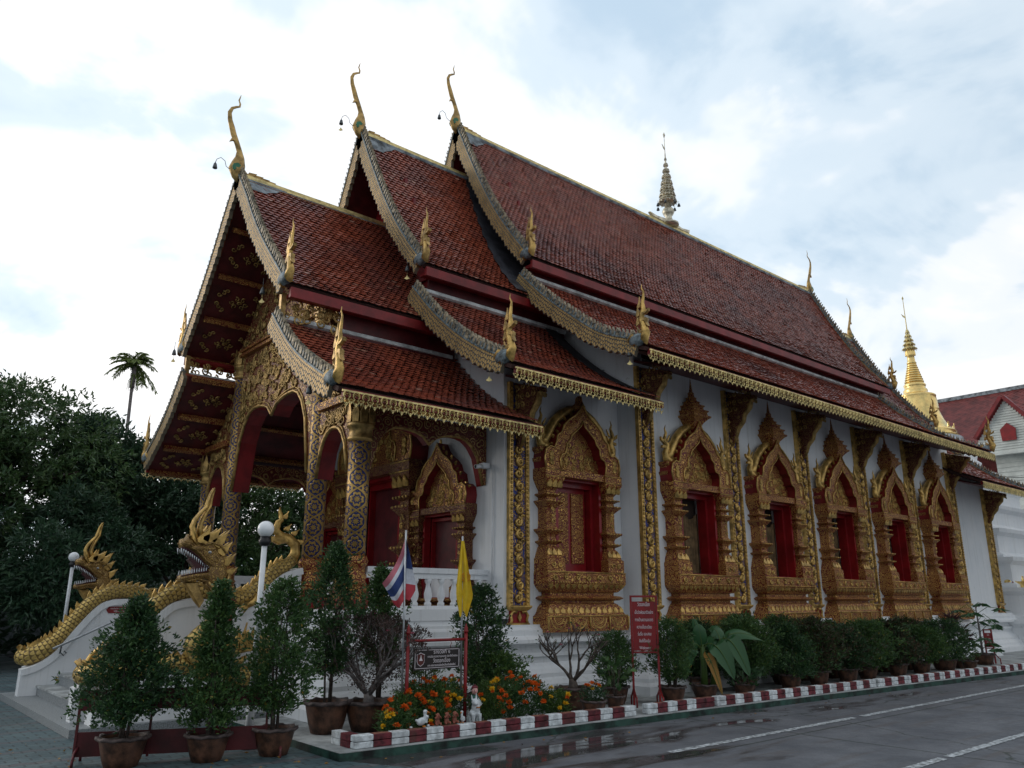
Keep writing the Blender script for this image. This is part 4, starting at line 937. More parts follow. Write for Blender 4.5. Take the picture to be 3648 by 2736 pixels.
# ---- pilasters and eave brackets
def pilaster(x,y,z0,z1,w=.18,br=True,end=False):
    mb=MB(); mb.box(x-w,x+w,y-.05,y+.02,z0+.3,z1)
    p=mb.build('pilaster','carved_blue',temple)
    g=MB()
    for sx in (-1,1):
        g.box(x+sx*w-.035,x+sx*w+.035,y-.085,y+.0,z0+.30,z1)
        for k in range(int((z1-z0-.35)/.07)): g.ell((x+sx*(w-.005),y-.09,z0+.36+k*.07),(.022,.018,.026),6,4)
    g.build('pilaster_border','gold',p); g=MB()
    n=int((z1-z0-.35)/.20)
    for k in range(n):
        s_=1 if k%2 else -1; zc=z0+.42+k*.20
        spiral(g,(x+s_*.02,zc),.085,(0,y-.055,0),X_,Z_,s_,.03,1.5,12,.012,PI/2); spiral(g,(x-s_*.07,zc+.09),.04,(0,y-.055,0),X_,Z_,-s_,.016,1.,8,.012,0)
    g.build('gilded_scroll','gold',p)
    g=MB(); g.loft3(x,y+.02,[(z0+.22,w*.9,.10),(z0+.25,w*1.15,.13),(z0+.28,w*1.25,.15),(z0+.30,w*1.25,.15),(z0+.31,w*1.0,.1)]); g.loft3(x,y+.02,[(z0,w*1.05,.13),(z0+.03,w*1.05,.13),(z0+.04,w*.95,.10)])
    for sx in (-1,1): g.tube([(x+sx*q*w,y-.07,z0+zz) for q,zz in ((.3,.2),(.75,.21),(1.0,.15),(.85,.08),(1.0,.03))],.024,6)
    g.plate([(x-.04,z0+.12),(x,z0+.05),(x+.04,z0+.12),(x,z0+.20)],(0,y-.07,0),X_,Z_,.03)
    g.cur=1; g.box(x-w*.9,x+w*.9,y-.06,y+.02,z0+.03,z0+.22); g.build('pilaster_foot',['gold','red_bright'],p)
    if br:
        b=MB(); zt=z1; poly=[(0,zt),(.66,zt-.2),(.66,zt-.28),(.56,zt-.22),(.50,zt-.40),(.38,zt-.52),(.32,zt-.68),(.20,zt-.80),(.14,zt-.98),(.05,zt-1.12),(0,zt-1.16)]
        b.plate(poly,(x,y-.05,0),NY,Z_,.13,.02)
        b.cur=1; b.tube([(x,y-.05-a,z) for a,z in [(.62,zt-.26),(.64,zt-.3),(.54,zt-.28),(.50,zt-.42),(.36,zt-.56),(.32,zt-.70),(.19,zt-.83),(.13,zt-.99),(.05,zt-1.13)]],[.07,.075,.06,.06,.055,.05,.05,.04,.02],8)
        for k in range(10): spiral(b,(.08+NP.uniform(0,.4),zt-.08-NP.uniform(0,.45)),.06,(x+.07,y-.05,0),NY,Z_,1,.013,1.2,8,0,k); 
        for k in range(10): spiral(b,(.06+(k%4)*.13,zt-.1-(k//4)*.16),.06,(x-.07,y-.05,0),NY,Z_,-1,.014,1.2,8,-.0,k)
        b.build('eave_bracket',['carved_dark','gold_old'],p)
    return p
for k in range(6): pilaster(11.25+2.78*k,9.45,1.2,5.88)
pilaster(8.5,9.9,1.2,5.17); pilaster(29.05,9.9,1.2,5.17)
# wall lamp conduit, cctv and meter box on the porch wall end
mb=MB(); mb.tube([(8.19,10.15,3.74),(8.19,10.15,1.75)],.012,6); mb.cur=1; mb.tube([(8.19,10.15,1.75),(8.17,10.13,1.2)],.010,6); mb.build('conduit',['white','black'],temple)
cam=thing('security_camera','small white security camera on the wall end beside the porch arch','camera',(8.18,10.3,3.78))
mb=MB(); mb.box(8.05,8.18,10.22,10.34,3.72,3.80); mb.build('housing','white',cam); mb=MB(); mb.tube([(8.05,10.28,3.75),(7.9,10.25,3.72)],.035,8); mb.build('lens_tube','white',cam)
mb=MB(); mb.ell((7.9,10.25,3.72),(.012,.03,.03),8,6); mb.build('lens','black',cam)
# small notice plates on window sills
for x in (9.8,): 
    mb=MB(); mb.plate([(-.11,0),(-.08,-.05),(.08,-.05),(.11,0),(.08,.05),(-.08,.05)],(x-.2,9.9+.09,2.27),X_,Z_,.01); mb.build('notice_plate','maroon',temple)
# stair
mb=MB(); mb.box(2.5,5.5,11.0,15.95,.0,.10)
st=[(2.89,.25),(3.17,.42),(3.47,.57),(3.77,.72),(4.07,.87),(4.37,1.02),(4.67,1.17),(4.97,1.32)]
for i,(x,z) in enumerate(st): mb.box(x,5.5,11.8,15.2,st[i-1][1] if i else .10,z-.03)
s_=mb.build('stair','stone',temple); mb=MB()
for i,(x,z) in enumerate(st): mb.box(x-.02,5.5,11.8,15.2,z-.03,z)
mb.build('stair_tread','slab',s_)
# ---------------------------------------------------------------- naga stair walls
MT['gold_head']=carved('worn_gold_relief',(.17,.09,.03),15.,gold=(.54,.35,.11),cover=.8,metal=.55,depth=.01)
def naga(side):
    near=side<0; yw=11.72 if near else 15.28; hx=0. if near else -.26
    L=lambda y:y if near else 27-y
    nt=thing('naga_balustrade','golden naga serpent on the white stair wall, '+('nearer the street behind the potted shrubs' if near else 'farther from the street beside the dark trees'),'naga statue',(4.1,yw,0),'naga balustrades of the temple stair')
    top=[(2.63,.49),(2.86,.57),(3.09,.76),(3.31,1.07),(3.54,1.37),(3.73,1.53),(4.01,1.58),(4.3,1.55),(4.51,1.47),(4.75,1.46),(4.92,1.58),(5.14,1.83),(5.36,1.98),(5.6,2.05)]
    T=sample(top,step=.08); mb=MB(); mb.plate([(2.63,.085)]+[(p.x,p.y) for p in T]+[(5.6,.085)],(0,L(11.72),0),X_,Z_,.20); w=mb.build('stair_wall','plaster',nt)
    mb=MB(); vs=[];n=len(T)
    for i,p in enumerate(T):
        N=norm2(T,i)
        for k,dy in ((-.085,-.135),(.012,-.135),(.012,.135),(-.085,.135)): q=p+N*k; vs.append((q.x,L(11.72)+dy,q.y))
    mb.add(vs,[(a*4+k,a*4+(k+1)%4,a*4+4+(k+1)%4,a*4+4+k) for a in range(n-1) for k in range(4)]+[(0,1,2,3)]); mb.build('coping','plaster',w)
    # low front wall carrying the outer coil
    lo=sample([(2.75,.50),(3.1,.60),(3.4,.63),(3.7,.64),(4.05,.55),(4.45,.41),(4.95,.40)],step=.1)
    mb=MB(); mb.plate([(2.75,.085)]+[(p.x,p.y) for p in lo]+[(4.95,.085)],(0,L(11.27),0),X_,Z_,.30); mb.build('coil_base','plaster',nt)
    # body
    B=[(5.5,11.72,2.2),(5.38,11.72,2.1),(5.2,11.72,2.0),(5.0,11.72,1.78),(4.86,11.72,1.66),(4.72,11.72,1.6),(4.5,11.72,1.61),(4.3,11.72,1.69),(4.0,11.72,1.72),(3.72,11.72,1.66),(3.5,11.72,1.49),(3.28,11.72,1.2),(3.08,11.72,.93),(2.9,11.70,.77),(2.76,11.62,.69),(2.70,11.47,.68),(2.78,11.33,.69),(2.95,11.27,.71),(3.15,11.25,.74),(3.4,11.25,.77),(3.7,11.25,.78),(4.05,11.25,.68),(4.42,11.25,.55),(4.7,11.24,.55),(4.90,11.22,.68),(4.92,11.19,.86),(4.78,11.15,1.0),(4.5,11.1,.98),(4.2,11.08,.86),(3.98,11.08,.86),(3.88,11.1,1.0),(4.0,11.12,1.14),(4.17,11.12,1.28),(4.25,11.12,1.45),(4.21,11.12,1.63),(4.12,11.12,1.80),(4.06,11.12,1.95)]
    if not near: B=[(x+(hx*min(1,max(0,(i-20)/14)) if i>20 else 0),y,z) for i,(x,y,z) in enumerate(B)]
    Bs=[Vector(p) for p in B]
    def cr(i,t):
        p0,p1,p2,p3=[Bs[min(max(k,0),len(Bs)-1)] for k in (i-1,i,i+1,i+2)]; return .5*((2*p1)+(p2-p0)*t+(2*p0-5*p1+4*p2-p3)*t*t+(3*p1-p0-3*p2+p3)*t**3)
    PP=[cr(i,k/3) for i in range(len(Bs)-1) for k in range(3)]+[Bs[-1]]; m=len(PP)
    PP=[Vector((p.x,L(p.y),p.z)) for p in PP]
    rad=[lerp(.085,.118,min(1,i/8)) if i<60 else lerp(.118,.105,(i-60)/(m-60)) for i in range(m)]
    rad=[r*(1.22 if 84<i<96 else 1.2 if 36<i<54 else 1) for i,r in enumerate(rad)]
    mb=MB(); mb.tube(PP,rad,16,us=11,vs_=16); body=mb.build('naga_body','naga',nt)
    # tail plume
    mb=MB(); tp=[(5.44,2.14,.09),(5.52,2.28,.085),(5.50,2.42,.085),(5.38,2.50,.08),(5.25,2.53,.075),(5.17,2.62,.065),(5.20,2.74,.05),(5.25,2.78,.04),(5.23,2.86,.035),(5.21,2.93,.022),(5.21,2.98,.005)]
    mb.tube([(a,L(11.72),b) for a,b,r in tp],[r for a,b,r in tp],8,flat=.6)
    mb.plate([(5.38,2.44),(5.22,2.40),(5.12,2.44),(5.11,2.52),(5.2,2.54),(5.33,2.56)],(0,L(11.72),0),X_,Z_,.1,.02)
    for x,z,a in ((5.46,2.56,.5),(5.34,2.62,.3),(5.56,2.44,.9),(5.3,2.8,.1)): mb.plate([(x+p*math.cos(a)+q*math.sin(a)*-1*-1,z-p*math.sin(a)+q*math.cos(a)) for p,q in flame(.13,.08)],(0,L(11.72),0),X_,Z_,.05,.01)
    mb.build('naga_tail','gold',body)
    # dorsal fins
    mb=MB(); Lc=0;nx=.1
    for i in range(1,m):
        Lc+=(PP[i]-PP[i-1]).length
        if Lc>nx and 3<i<m-4:
            nx+=.105; t=(PP[i-1]-PP[i+1]).normalized(); up=Vector((0,0,1)); 
            if 42<i<52: up=Vector((-.6,0,.8))
            if i>m-22: up=Vector((1,0,.1))
            nrm=(up-t*up.dot(t)).normalized(); base=PP[i]+nrm*rad[i]*.93; h=.075
            if i>m-22: mb.cur=1
            mb.plate([(-.055,0),(-.02,h*.5),(.05,h),(.045,h*.4),(.05,0)],base,t,nrm,.04,.006)
    mb.build('dorsal_fins',['gold','red'],body)
    # head
    ex,ez=(3.94,2.21) if near else (3.68,2.12); yh=L(11.12); hk=.00153 if near else .00140
    F=lambda a,b:((a-407)*hk+ex,(672-b)*hk+ez)
    mb=MB(); U=[(158,572),(172,562),(200,556),(216,520),(236,535),(246,566),(262,590),(330,640),(352,600),(385,560),(440,580),(500,660),(560,740),(604,830),(612,930),(560,990),(480,985),(430,950),(440,880),(445,830),(420,812),(380,775),(330,722),(262,672),(205,645),(160,640)]
    U=[F(a,b) for a,b in U]; mb.plate(U,(0,yh,0),X_,Z_,.20,.04,True)
    Lw=[(178,928),(176,885),(200,868),(300,848),(400,836),(450,826),(500,880),(480,950),(440,930),(400,905),(345,920),(325,910),(290,945),(262,930),(232,936)]
    mb.plate([F(a,b) for a,b in Lw],(0,yh,0),X_,Z_,.20,.03,True)
    def ell2(a,b,ra,rb,dy,ry): c=F(a,b); mb.ell((c[0],yh+dy,c[1]),(ra*hk,ry,rb*hk),12,8)
    for d in (-1,1):
        ell2(500,860,95,110,d*.075,.05); ell2(410,640,60,28,d*.088,.03); ell2(215,590,45,26,d*.07,.04); ell2(300,640,60,24,d*.1,.03); ell2(520,760,35,60,d*.09,.035)
    for dd in (-1,1):
        for pts,r in (([(165,600),(230,610),(320,680),(380,740),(450,790),(520,800)],.012),([(175,585),(250,600),(330,660),(400,715),(480,760)],.009),([(185,905),(300,880),(400,870),(470,880)],.010),([(240,925),(330,905),(420,925),(470,960)],.009),([(350,640),(380,620),(430,625),(460,650),(430,690),(380,695),(350,660)],.010),([(470,700),(520,760),(550,830),(540,900),(490,940)],.013),([(440,860),(470,900),(530,900),(560,850),(540,800),(500,790)],.012),([(360,610),(420,585),(500,610),(560,680)],.013)):
            q=[F(a,b) for a,b in pts]; mb.tube([(x,yh+dd*(.108 if r>.0115 else .10),z) for x,z in q],r,6)
    head=mb.build('naga_head','gold_head',nt)
    mb=MB()
    for d in (-1,1):
        for (a,b,h,w,r) in ((340,600,170,60,.15),(385,590,165,70,.45),(455,620,180,60,.5),(505,690,150,50,.55),(550,780,140,46,.6),(585,860,110,40,.8)):
            c=F(a,b); c0,s0=math.cos(r),math.sin(r); k=hk
            poly=[(c[0]+(x*c0+y*s0)*k*1.05,c[1]+(-x*s0+y*c0)*k*1.05) for x,y in flame(h,w*1.5,.15)]
            mb.plate(poly,(0,yh+d*.075,0),X_,Z_,.045,.008)
        for pts in ([(300,560),(270,500),(252,450),(272,385),(318,320),(356,272),(372,200),(388,140),(412,92)],[(340,540),(318,470),(325,420),(352,340),(392,260),(396,190),(412,110)]):
            q=[F(a,b) for a,b in pts]; n=len(q); mb.tube([(a,yh+d*.03,b) for a,b in q],[lerp(.034,.010,i/(n-1)) for i in range(n)],7)
    q=F(258,520); mb.plate([F(a,b) for a,b in ((246,560),(240,470),(262,490),(300,540),(335,600),(300,620))],(0,yh,0),X_,Z_,.1,.015)
    mb.build('naga_crest','gold',head)
    mb=MB(); mb.cur=0
    for i in range(13):
        t=i/12; a,b=lerp(165,400,t),lerp(648,790,t**1.15); h=30 if i not in(0,12) else 46; 
        for d in (-1,1): c=F(a,b-6); e=F(a+3,b+h); mb.tube([(c[0],yh+d*.075,c[1]),(e[0],yh+d*.07,e[1])],[.011,.002],5)
    for i in range(12):
        t=i/11; a,b=lerp(195,420,t),lerp(868,828,t); h=34
        for d in (-1,1): c=F(a,b+6); e=F(a,b-h); mb.tube([(c[0],yh+d*.07,c[1]),(e[0],yh+d*.065,e[1])],[.011,.002],5)
    mb.build('teeth','teeth',head)
    mb=MB(); mb.plate([F(a,b) for a,b in ((190,640),(262,668),(330,718),(400,785),(440,835),(400,850),(300,856),(300,800),(240,740),(262,730))],(0,yh,0),X_,Z_,.13); 
    for P in ([(158,640),(205,648),(262,676),(330,727),(380,780),(420,818)],[(182,884),(300,856),(440,832)]): 
        for d in (-1,1): mb.tube([(F(a,b)[0],yh+d*.09,F(a,b)[1]) for a,b in P],.009,5)
    mb.build('mouth','mouth',head)
    mb=MB()
    for d in (-1,1): c=F(408,672); mb.ell((c[0],yh+d*.108,c[1]),(.022,.014,.018),10,8)
    mb.build('eye','ceramic',head)
    mb=MB()
    for d in (-1,1): c=F(404,674); mb.ell((c[0],yh+d*.12,c[1]),(.011,.006,.011),8,6)
    c=F(225,540); mb.ell((c[0],yh,c[1]),(.03,.07,.022),8,6); 
    mb.build('pupil','black',head)
    mb=MB(); mb.plate([F(a,b) for a,b in ((225,935),(300,930),(345,925),(420,1090),(385,1150),(330,1090),(280,1020))],(0,yh,0),X_,Z_,.10,.02); 
    for k in range(3): 
        pts=[(420+k*26,930+k*14),(470+k*22,990+k*8),(540+k*14,985+k*10),(590+k*6,930+k*14),(600+k*6,850+k*10)]
        for d in (-1,1): mb.tube([(F(a,b)[0],yh+d*(.12-.015*k),F(a,b)[1]) for a,b in pts],.018,6)
    mb.build('naga_collar','gold_old',head)
    if near:
        mb=MB()
        for k,(x,z,h,a) in enumerate(((4.42,.93,.3,.3),(4.50,.93,.36,.12),(4.58,.9,.32,.0),(4.34,.9,.22,.5))): mb.plate([(x+p*math.cos(a)+q*math.sin(a)*-.6,z+q*math.cos(a)) for p,q in flame(h,.12)],(0,L(10.99),0),X_,Z_,.06,.012)
        for q in range(3): mb.tube([(4.3+q*.05,L(10.98),.68),(4.42+q*.03,L(10.93),.78),(4.55,L(10.96),.84)],[.03,.035,.02],6)
        mb.build('naga_fin','gold',body)
    # little foot with claws in the dip of the wall
    mb=MB()
    for d in (-1,1):
        y=L(11.72)+d*.13; mb.tube([(4.95,y,1.66),(4.86,y+d*.02,1.55),(4.76,y+d*.03,1.50)],[.06,.05,.035],7)
        for k in range(3): mb.tube([(4.78,y+d*.03,1.50),(4.68+k*.02,y+d*.04,1.49-k*.03),(4.62+k*.04,y+d*.04,1.46-k*.035)],[.02,.016,.004],5)
    mb.build('naga_claw','gold',body)
    return nt
naga(-1); naga(1)
hr=thing('stair_handrail','thin steel handrail fixed along the inner face of the far stair wall','handrail',(3.9,15.0,.1))
mb=MB(); mb.tube([(3.0,15.0,.81),(3.99,15.0,1.29),(5.1,15.0,1.83)],.02,8); mb.build('rail','steel',hr)
for x,z in ((3.12,.87),(4.1,1.34)): mb=MB(); mb.tube([(x,15.0,z),(x,15.03,z-.12),(x+.02,15.17,z-.14)],.012,6); mb.tube([(x,15.02,z-.12),(x+.05,15.02,z-.17),(x+.09,15.02,z-.13),(x+.05,15.02,z-.1)],.01,5); mb.build('rail_bracket','iron',hr)
def text(s,o,ux,uz,h,mat,parent,name='lettering',w=None,align='CENTER'):
    cu=bpy.data.curves.new(name,'FONT'); cu.body=s; cu.size=h; cu.align_x=align; cu.align_y='CENTER'; cu.extrude=.0008
    t=bpy.data.objects.new('tmp_text',cu); COL.objects.link(t); dg=bpy.context.evaluated_depsgraph_get(); dg.update()
    me=bpy.data.meshes.new_from_object(t.evaluated_get(dg)); bpy.data.objects.remove(t)
    if len(me.vertices):
        xs=[v.co.x for v in me.vertices]; W=max(xs)-min(xs); k=(w/W if w and W>0 else 1)
        ux=Vector(ux);uz=Vector(uz);nz=ux.cross(uz);o=Vector(o)-BASE.get(parent.name,Vector())
        for v in me.vertices: v.co=o+ux*v.co.x*k+uz*v.co.y+nz*v.co.z
    me.materials.clear(); me.materials.append(MT[mat]); me.name=name
    ob=bpy.data.objects.new(name,me); COL.objects.link(ob); ob.parent=parent; BASE[ob.name]=BASE.get(parent.name,Vector()); return ob
sg=thing('arrow_sign','small dark red arrow sign with white writing on the far stair wall','sign',(3.96,15.165,1.41))
mb=MB(); mb.plate([(-.20,0),(-.16,-.055),(.24,-.055),(.24,.055),(-.16,.055)],(3.96,15.165,1.41),X_,Z_,.012); mb.build('arrow_board','red',sg)
text('ทางขึ้นวิหาร ชมพระวิหาร',(3.99,15.157,1.43),X_,Z_,.034,'text',sg,w=.33); text('ได้ในวันพระ',(3.97,15.157,1.385),X_,Z_,.034,'text',sg,w=.18)
# ---------------------------------------------------------------- ground
g=MB(); g.add([(-120,-60,0),(220,-60,0),(220,260,0),(-120,260,0)],[(0,1,2,3)]); tag(g.build('ground','road'),kind='structure')
g=MB(); g.add([(-40,-20,.004),(5.0,4.5,.004),(4.7,7.05,.004),(4.3,7.9,.004),(4.3,60,.004),(-40,60,.004)],[(0,1,2,3,4,5)]); tag(g.build('paved_yard','pavers'),kind='structure')
yk=lambda x:7.83-.0575*(x-4.5)
g=MB(); P_=[(4.29,yk(4.3)-.09),(31,yk(31)-.09),(31,10.6),(2.45,11.65),(4.29,11.6)]
g.cur=0; g.add([(a,b,.085) for a,b in P_[:3]+[(4.29,10.6)]],[(0,1,2,3)]); g.cur=1
Q_=[(4.29,10.6),(4.29,yk(4.3)-.09),(31,yk(31)-.09)]
for a,b in zip(Q_,Q_[1:]): g.add([(a[0],a[1],0),(b[0],b[1],0),(b[0],b[1],.081),(a[0],a[1],.081)],[(0,1,2,3)]); 
g.cur=0
for a,b in zip(Q_,Q_[1:]): g.add([(a[0],a[1]-.006,.081),(b[0],b[1]-.006,.081),(b[0],b[1]-.006,.085),(a[0],a[1]-.006,.085)],[(0,1,2,3)])
tag(g.build('planting_slab',['slab','gtile']),kind='structure')
for nm,y,x0,x1 in (('lane_marking',5.95,7.3,60),('lane_marking',3.91,8.2,60)):
    g=MB(); n=140; w=.052
    for i in range(n):
        xa=x0+(x1-x0)*(i/n)**1.7; xb=x0+(x1-x0)*((i+1)/n)**1.7; j=lambda:NP.uniform(-.006,.006)
        if NP.uniform()<.03 and xa<12: continue
        g.add([(xa,y-w+j(),.005),(xb,y-w+j(),.005),(xb,y+w+j(),.005),(xa,y+w+j(),.005)],[(0,1,2,3)])
    tag(g.build(nm,'line'),kind='structure')
# striped brick kerb: five runs of two courses
def kerb(x0,x1,lab,start=0,stub=False,dbl=()):
    k=thing('brick_kerb',lab,'kerb',((x0+x1)/2,yk((x0+x1)/2),.085),'red and white brick kerb runs'); n=max(1,int(round((x1-x0)/.215))); w=(x1-x0)/n; sl=-.0575
    M_=[MB(),MB()]
    for c in range(2):
        for i in range(n):
            white=(i+start)%2==0
            if i in dbl: white=not white
            mb=M_[0 if white else 1]; a=x0+i*w; z0=.087+c*.068; j=NP.uniform(-.003,.003); t=.003
            o=Vector((a+t,yk(a)-.0+j,z0)); ux=Vector((1,sl,0)).normalized(); uy=Vector((-sl,1,0)).normalized(); L=w-2*t; W=.105;H=.063; bv=.007
            lv=[(0,bv),(bv,0),(H-bv,0),(H,bv)]
            vs=[]
            for z,ins in lv: vs+= [o+ux*ins+uy*ins+Vector((0,0,z)),o+ux*(L-ins)+uy*ins+Vector((0,0,z)),o+ux*(L-ins)+uy*(W-ins)+Vector((0,0,z)),o+ux*ins+uy*(W-ins)+Vector((0,0,z))]
            fs=[(q*4+r,q*4+(r+1)%4,q*4+4+(r+1)%4,q*4+4+r) for q in range(3) for r in range(4)]+[(3,2,1,0)]
            mb.cur=0; mb.add(vs,fs,sm=False); mb.cur=1 if c==1 else 0; mb.add(vs[12:],[(0,1,2,3)],sm=False)
    if stub:
        for c in range(2):
            for i in range(2):
                a=yk(x0)+.11+i*.2; mb=M_[0 if i else 1]; mb.cur=0; mb.box(x0-.003,x0+.1,a,a+.19,.087+c*.068,.15+c*.068)
    M_[0].build('white_bricks',['wbrick','wbrick'],k); M_[1].build('maroon_bricks',['maroon','brick'],k)
kerb(4.5,8.65,'red and white brick kerb in front of the marigolds, longest near run with the corner',0,True)
kerb(8.87,10.28,'short run of red and white brick kerb below the Welcome sign',0,dbl=(6,))
kerb(10.34,14.75,'red and white brick kerb run in front of the banana plant',0)
kerb(14.83,16.0,'short red and white brick kerb run in front of the middle bushes',0,dbl=(5,))
kerb(16.06,21.2,'farthest red and white brick kerb run in front of the papaya',1)
# ---------------------------------------------------------------- lamps, barrier, signs, flags
def lamp(x,y,lab):
    t=thing('globe_lamp',lab,'lamp post',(x,y,0),'white globe lamp posts by the stair')
    mb=MB(); mb.tube([(x,y,.05),(x,y,.62)],.045,12); mb.tube([(x,y,.62),(x,y,2.2)],.032,12); mb.build('pole','white',t)
    mb=MB(); mb.lathe((x,y,2.2),[(.045,0),(.06,.02),(.075,.06),(.06,.075),(.055,.11)],14); mb.build('lamp_collar','black',t)
    mb=MB(); mb.ell((x,y,2.395),(.097,.097,.097),24,16); mb.build('globe','globe',t)
    mb=MB(); mb.lathe((x,y,0),[(.10,0),(.11,.03),(.08,.07),(.05,.09)],10); mb.build('lamp_base','iron',t)
lamp(3.88,9.08,'white globe lamp post beside the leftmost potted shrubs, in front of the near naga'); lamp(3.71,17.9,'white globe lamp post partly hidden behind the far naga head')
ba=thing('barrier_board','long dark red metal barrier frame standing behind the three potted shrubs','barrier',(3.1,8.9,0))
A=Vector((2.19,9.33,0));E_=Vector((3.85,8.57,0)); u=(E_-A).normalized(); nn=Vector((-u.y,u.x,0)); Ln=(E_-A).length
for z0,z1,nm in ((.07,.30,'lower_panel'),(.50,.70,'upper_panel')): mb=MB(); mb.obox(A+Vector((0,0,z0)),u,nn,Z_,Ln,.012,z1-z0); mb.build(nm,'red_dark',ba)
for s_ in (0.,.68,1.33,Ln): mb=MB(); mb.obox(A+u*(s_-.012)-nn*.012+Vector((0,0,.05)),u,nn,Z_,.024,.024,.65); mb.build('post','red_dark',ba)
for s_ in (.03,Ln+.16):
    c=A+u*s_; mb=MB(); 
    for d in (-1,1): mb.tube([c+Vector((0,0,.16)),c-u*.02+nn*d*.05+Vector((0,0,.10)),c+nn*d*.14+Vector((0,0,.10)),c+nn*d*.17+Vector((0,0,.07)),c+nn*d*.18+Vector((0,0,.0))],.014,7)
    mb.build('foot_rail','maroon',ba)
hs=thing('hanging_sign','dark brown notice board with a shield hanging from a red post frame','sign',(5.78,8.2,.085))
for x in (5.36,6.21): mb=MB(); mb.tube([(x,8.2,.085),(x,8.2,1.20)],.022,8); mb.lathe((x,8.2,1.20),[(.03,0),(.03,.02),(.022,.03),(.026,.05),(.012,.08),(.002,.11)],8); mb.build('post','red_bright',hs)
mb=MB(); mb.tube([(5.36,8.2,1.12),(6.21,8.2,1.12)],.017,8); mb.build('crossbar','red_bright',hs)
mb=MB(); mb.box(5.44,6.115,8.19,8.205,.79,1.03); bd=mb.build('notice_board','board_black',hs)
mb=MB()
for a in ((5.455,6.10,.806,.811),(5.455,6.10,1.010,1.015),(5.455,5.460,.806,1.015),(6.095,6.10,.806,1.015)): mb.box(a[0],a[1],8.186,8.19,a[2],a[3])
mb.build('white_border','text',bd)
sh=[(0,.078),(.03,.062),(.058,.055),(.05,.02),(.055,-.02),(.04,-.055),(0,-.08),(-.04,-.055),(-.055,-.02),(-.05,.02),(-.058,.055),(-.03,.062)]
mb=MB(); mb.plate([(a*1.0,b) for a,b in sh],(5.535,8.187,.91),X_,Z_,.004); mb.build('shield_outline','text',bd)
mb=MB(); mb.plate([(a*.9,b*.9) for a,b in sh],(5.535,8.184,.91),X_,Z_,.003); mb.build('shield','shield',bd)
mb=MB(); mb.plate([(-.025,-.02),(.025,-.02),(.008,.015),(.002,.045),(-.002,.045),(-.008,.015)],(5.535,8.1815,.915),X_,Z_,.002); mb.build('spire_emblem','text',bd)
for s_,z,h,w,x in (('รางวัลที่ ๑',.985,.062,.24,5.84),('การประกวดความสะอาด ประจำปี ๒๕๓๓',.935,.036,.44,5.855),('วัดดอกเอื้อง',.885,.062,.25,5.84),('จาก เทศบาลนครเชียงใหม่จังหวัดเชียงใหม่',.835,.034,.41,5.84)): text(s_,(x,8.186,z),X_,Z_,h,'text',bd,w=w)
for x in (5.60,5.98): mb=MB(); mb.tube([(x,8.2,1.10),(x+.015,8.2,1.08),(x-.008,8.2,1.05),(x,8.2,1.03)],.004,5); mb.build('hook','red',hs)
def cloth(name,grid,bands,parent,th=.003):
    """grid: rows (along fly) of points; bands: material index per row strip"""
    mb=MB(); n=len(grid);m=len(grid[0]); vs=[p for r in grid for p in r]
    for i in range(n-1): mb.cur=bands[0][i]; mb.add([],[]); 
    base=len(mb.v); mb.v.extend(vs)
    for i in range(n-1):
        for j in range(m-1): mb.f.append([base+i*m+j,base+i*m+j+1,base+(i+1)*m+j+1,base+(i+1)*m+j]); mb.mi.append(bands[0][i]); mb.sm.append(True); mb.uv.append(None)
    return mb.build(name,bands[1],parent)
fp=thing('thai_flag','red, white and blue striped flag hanging from a grey pole','flag',(5.33,8.24,.085))
mb=MB(); mb.tube([(5.33,8.24,.085),(5.315,8.24,1.3),(5.30,8.24,2.41)],.013,8); mb.build('flag_pole','steel',fp)
hu=Vector((.763,-.647,0)); pole=lambda z:Vector((5.30+.02*(2.41-z)/1.1,8.24,z))
G=[];n=15;m=9
for i in range(n):
    t=i/(n-1); h0=pole(lerp(2.34,1.60,t)); f0=Vector((h0.x,h0.y,0))-hu*lerp(.27,.12,t); f0.z=lerp(1.78,1.54,t)
    row=[]
    for j in range(m):
        k=j/(m-1); p=h0.lerp(f0,k); p.z-=.10*math.sin(PI*k)*(1-t*.3); p+=Vector((.647,.763,0))*.05*math.sin(k*7+t*3); row.append(tuple(p))
    G.append(row)
cloth('flag_cloth',G,([0,0,0,1,1,2,2,2,2,1,1,3,3,3],['flag_pink','flag_white','flag_blue','flag_red']),fp)
G=[]
for i in range(13):
    t=i/12; h0=pole(lerp(2.32,1.60,t)); wd=.13*min(1,t*1.35)**.8*(1-.55*max(0,t-.85)/.15); row=[]
    for j in range(7):
        k=j/6; p=h0+hu*wd*k+Vector((0,0,-.02*k)); p+=Vector((.647,.763,0))*(.03*math.sin(k*4)+.0); row.append(tuple(p))
    G.append(row)
cloth('flag_cloth',G,([2,2,2,2,2,2,1,1,1,3,3,3],['flag_pink','flag_white','flag_blue','flag_red']),fp)
yp=thing('yellow_flag','plain yellow flag with an orange wheel, hanging limp from a grey pole','flag',(6.18,8.24,.085))
mb=MB(); mb.tube([(6.18,8.24,.085),(6.17,8.24,1.3),(6.16,8.24,2.38)],.013,8); mb.build('flag_pole','steel',yp)
G=[]
for i in range(19):
    t=i/18; z=lerp(2.32,1.42,t); row=[]; c=Vector((6.165,8.235,z)); wl=.02+.055*min(1,t*1.6); wr=.015+.125*min(1,t*1.35); 
    if t>.75: wl*=1-(t-.75)*2.2; wr*=1-(t-.75)*1.9
    for j in range(15):
        k=j/14; x=lerp(-wl,wr,k); row.append(tuple(c+hu*x+Vector((.647,.763,0))*(.022*math.sin(k*15+t*2)*min(1,t*3)-.02)+Vector((0,0,-.04*math.sin(k*9)*t))))
    G.append(row)
fc=cloth('flag_cloth',G,([0]*18,['flag_yellow']),yp)
mb=MB(); 
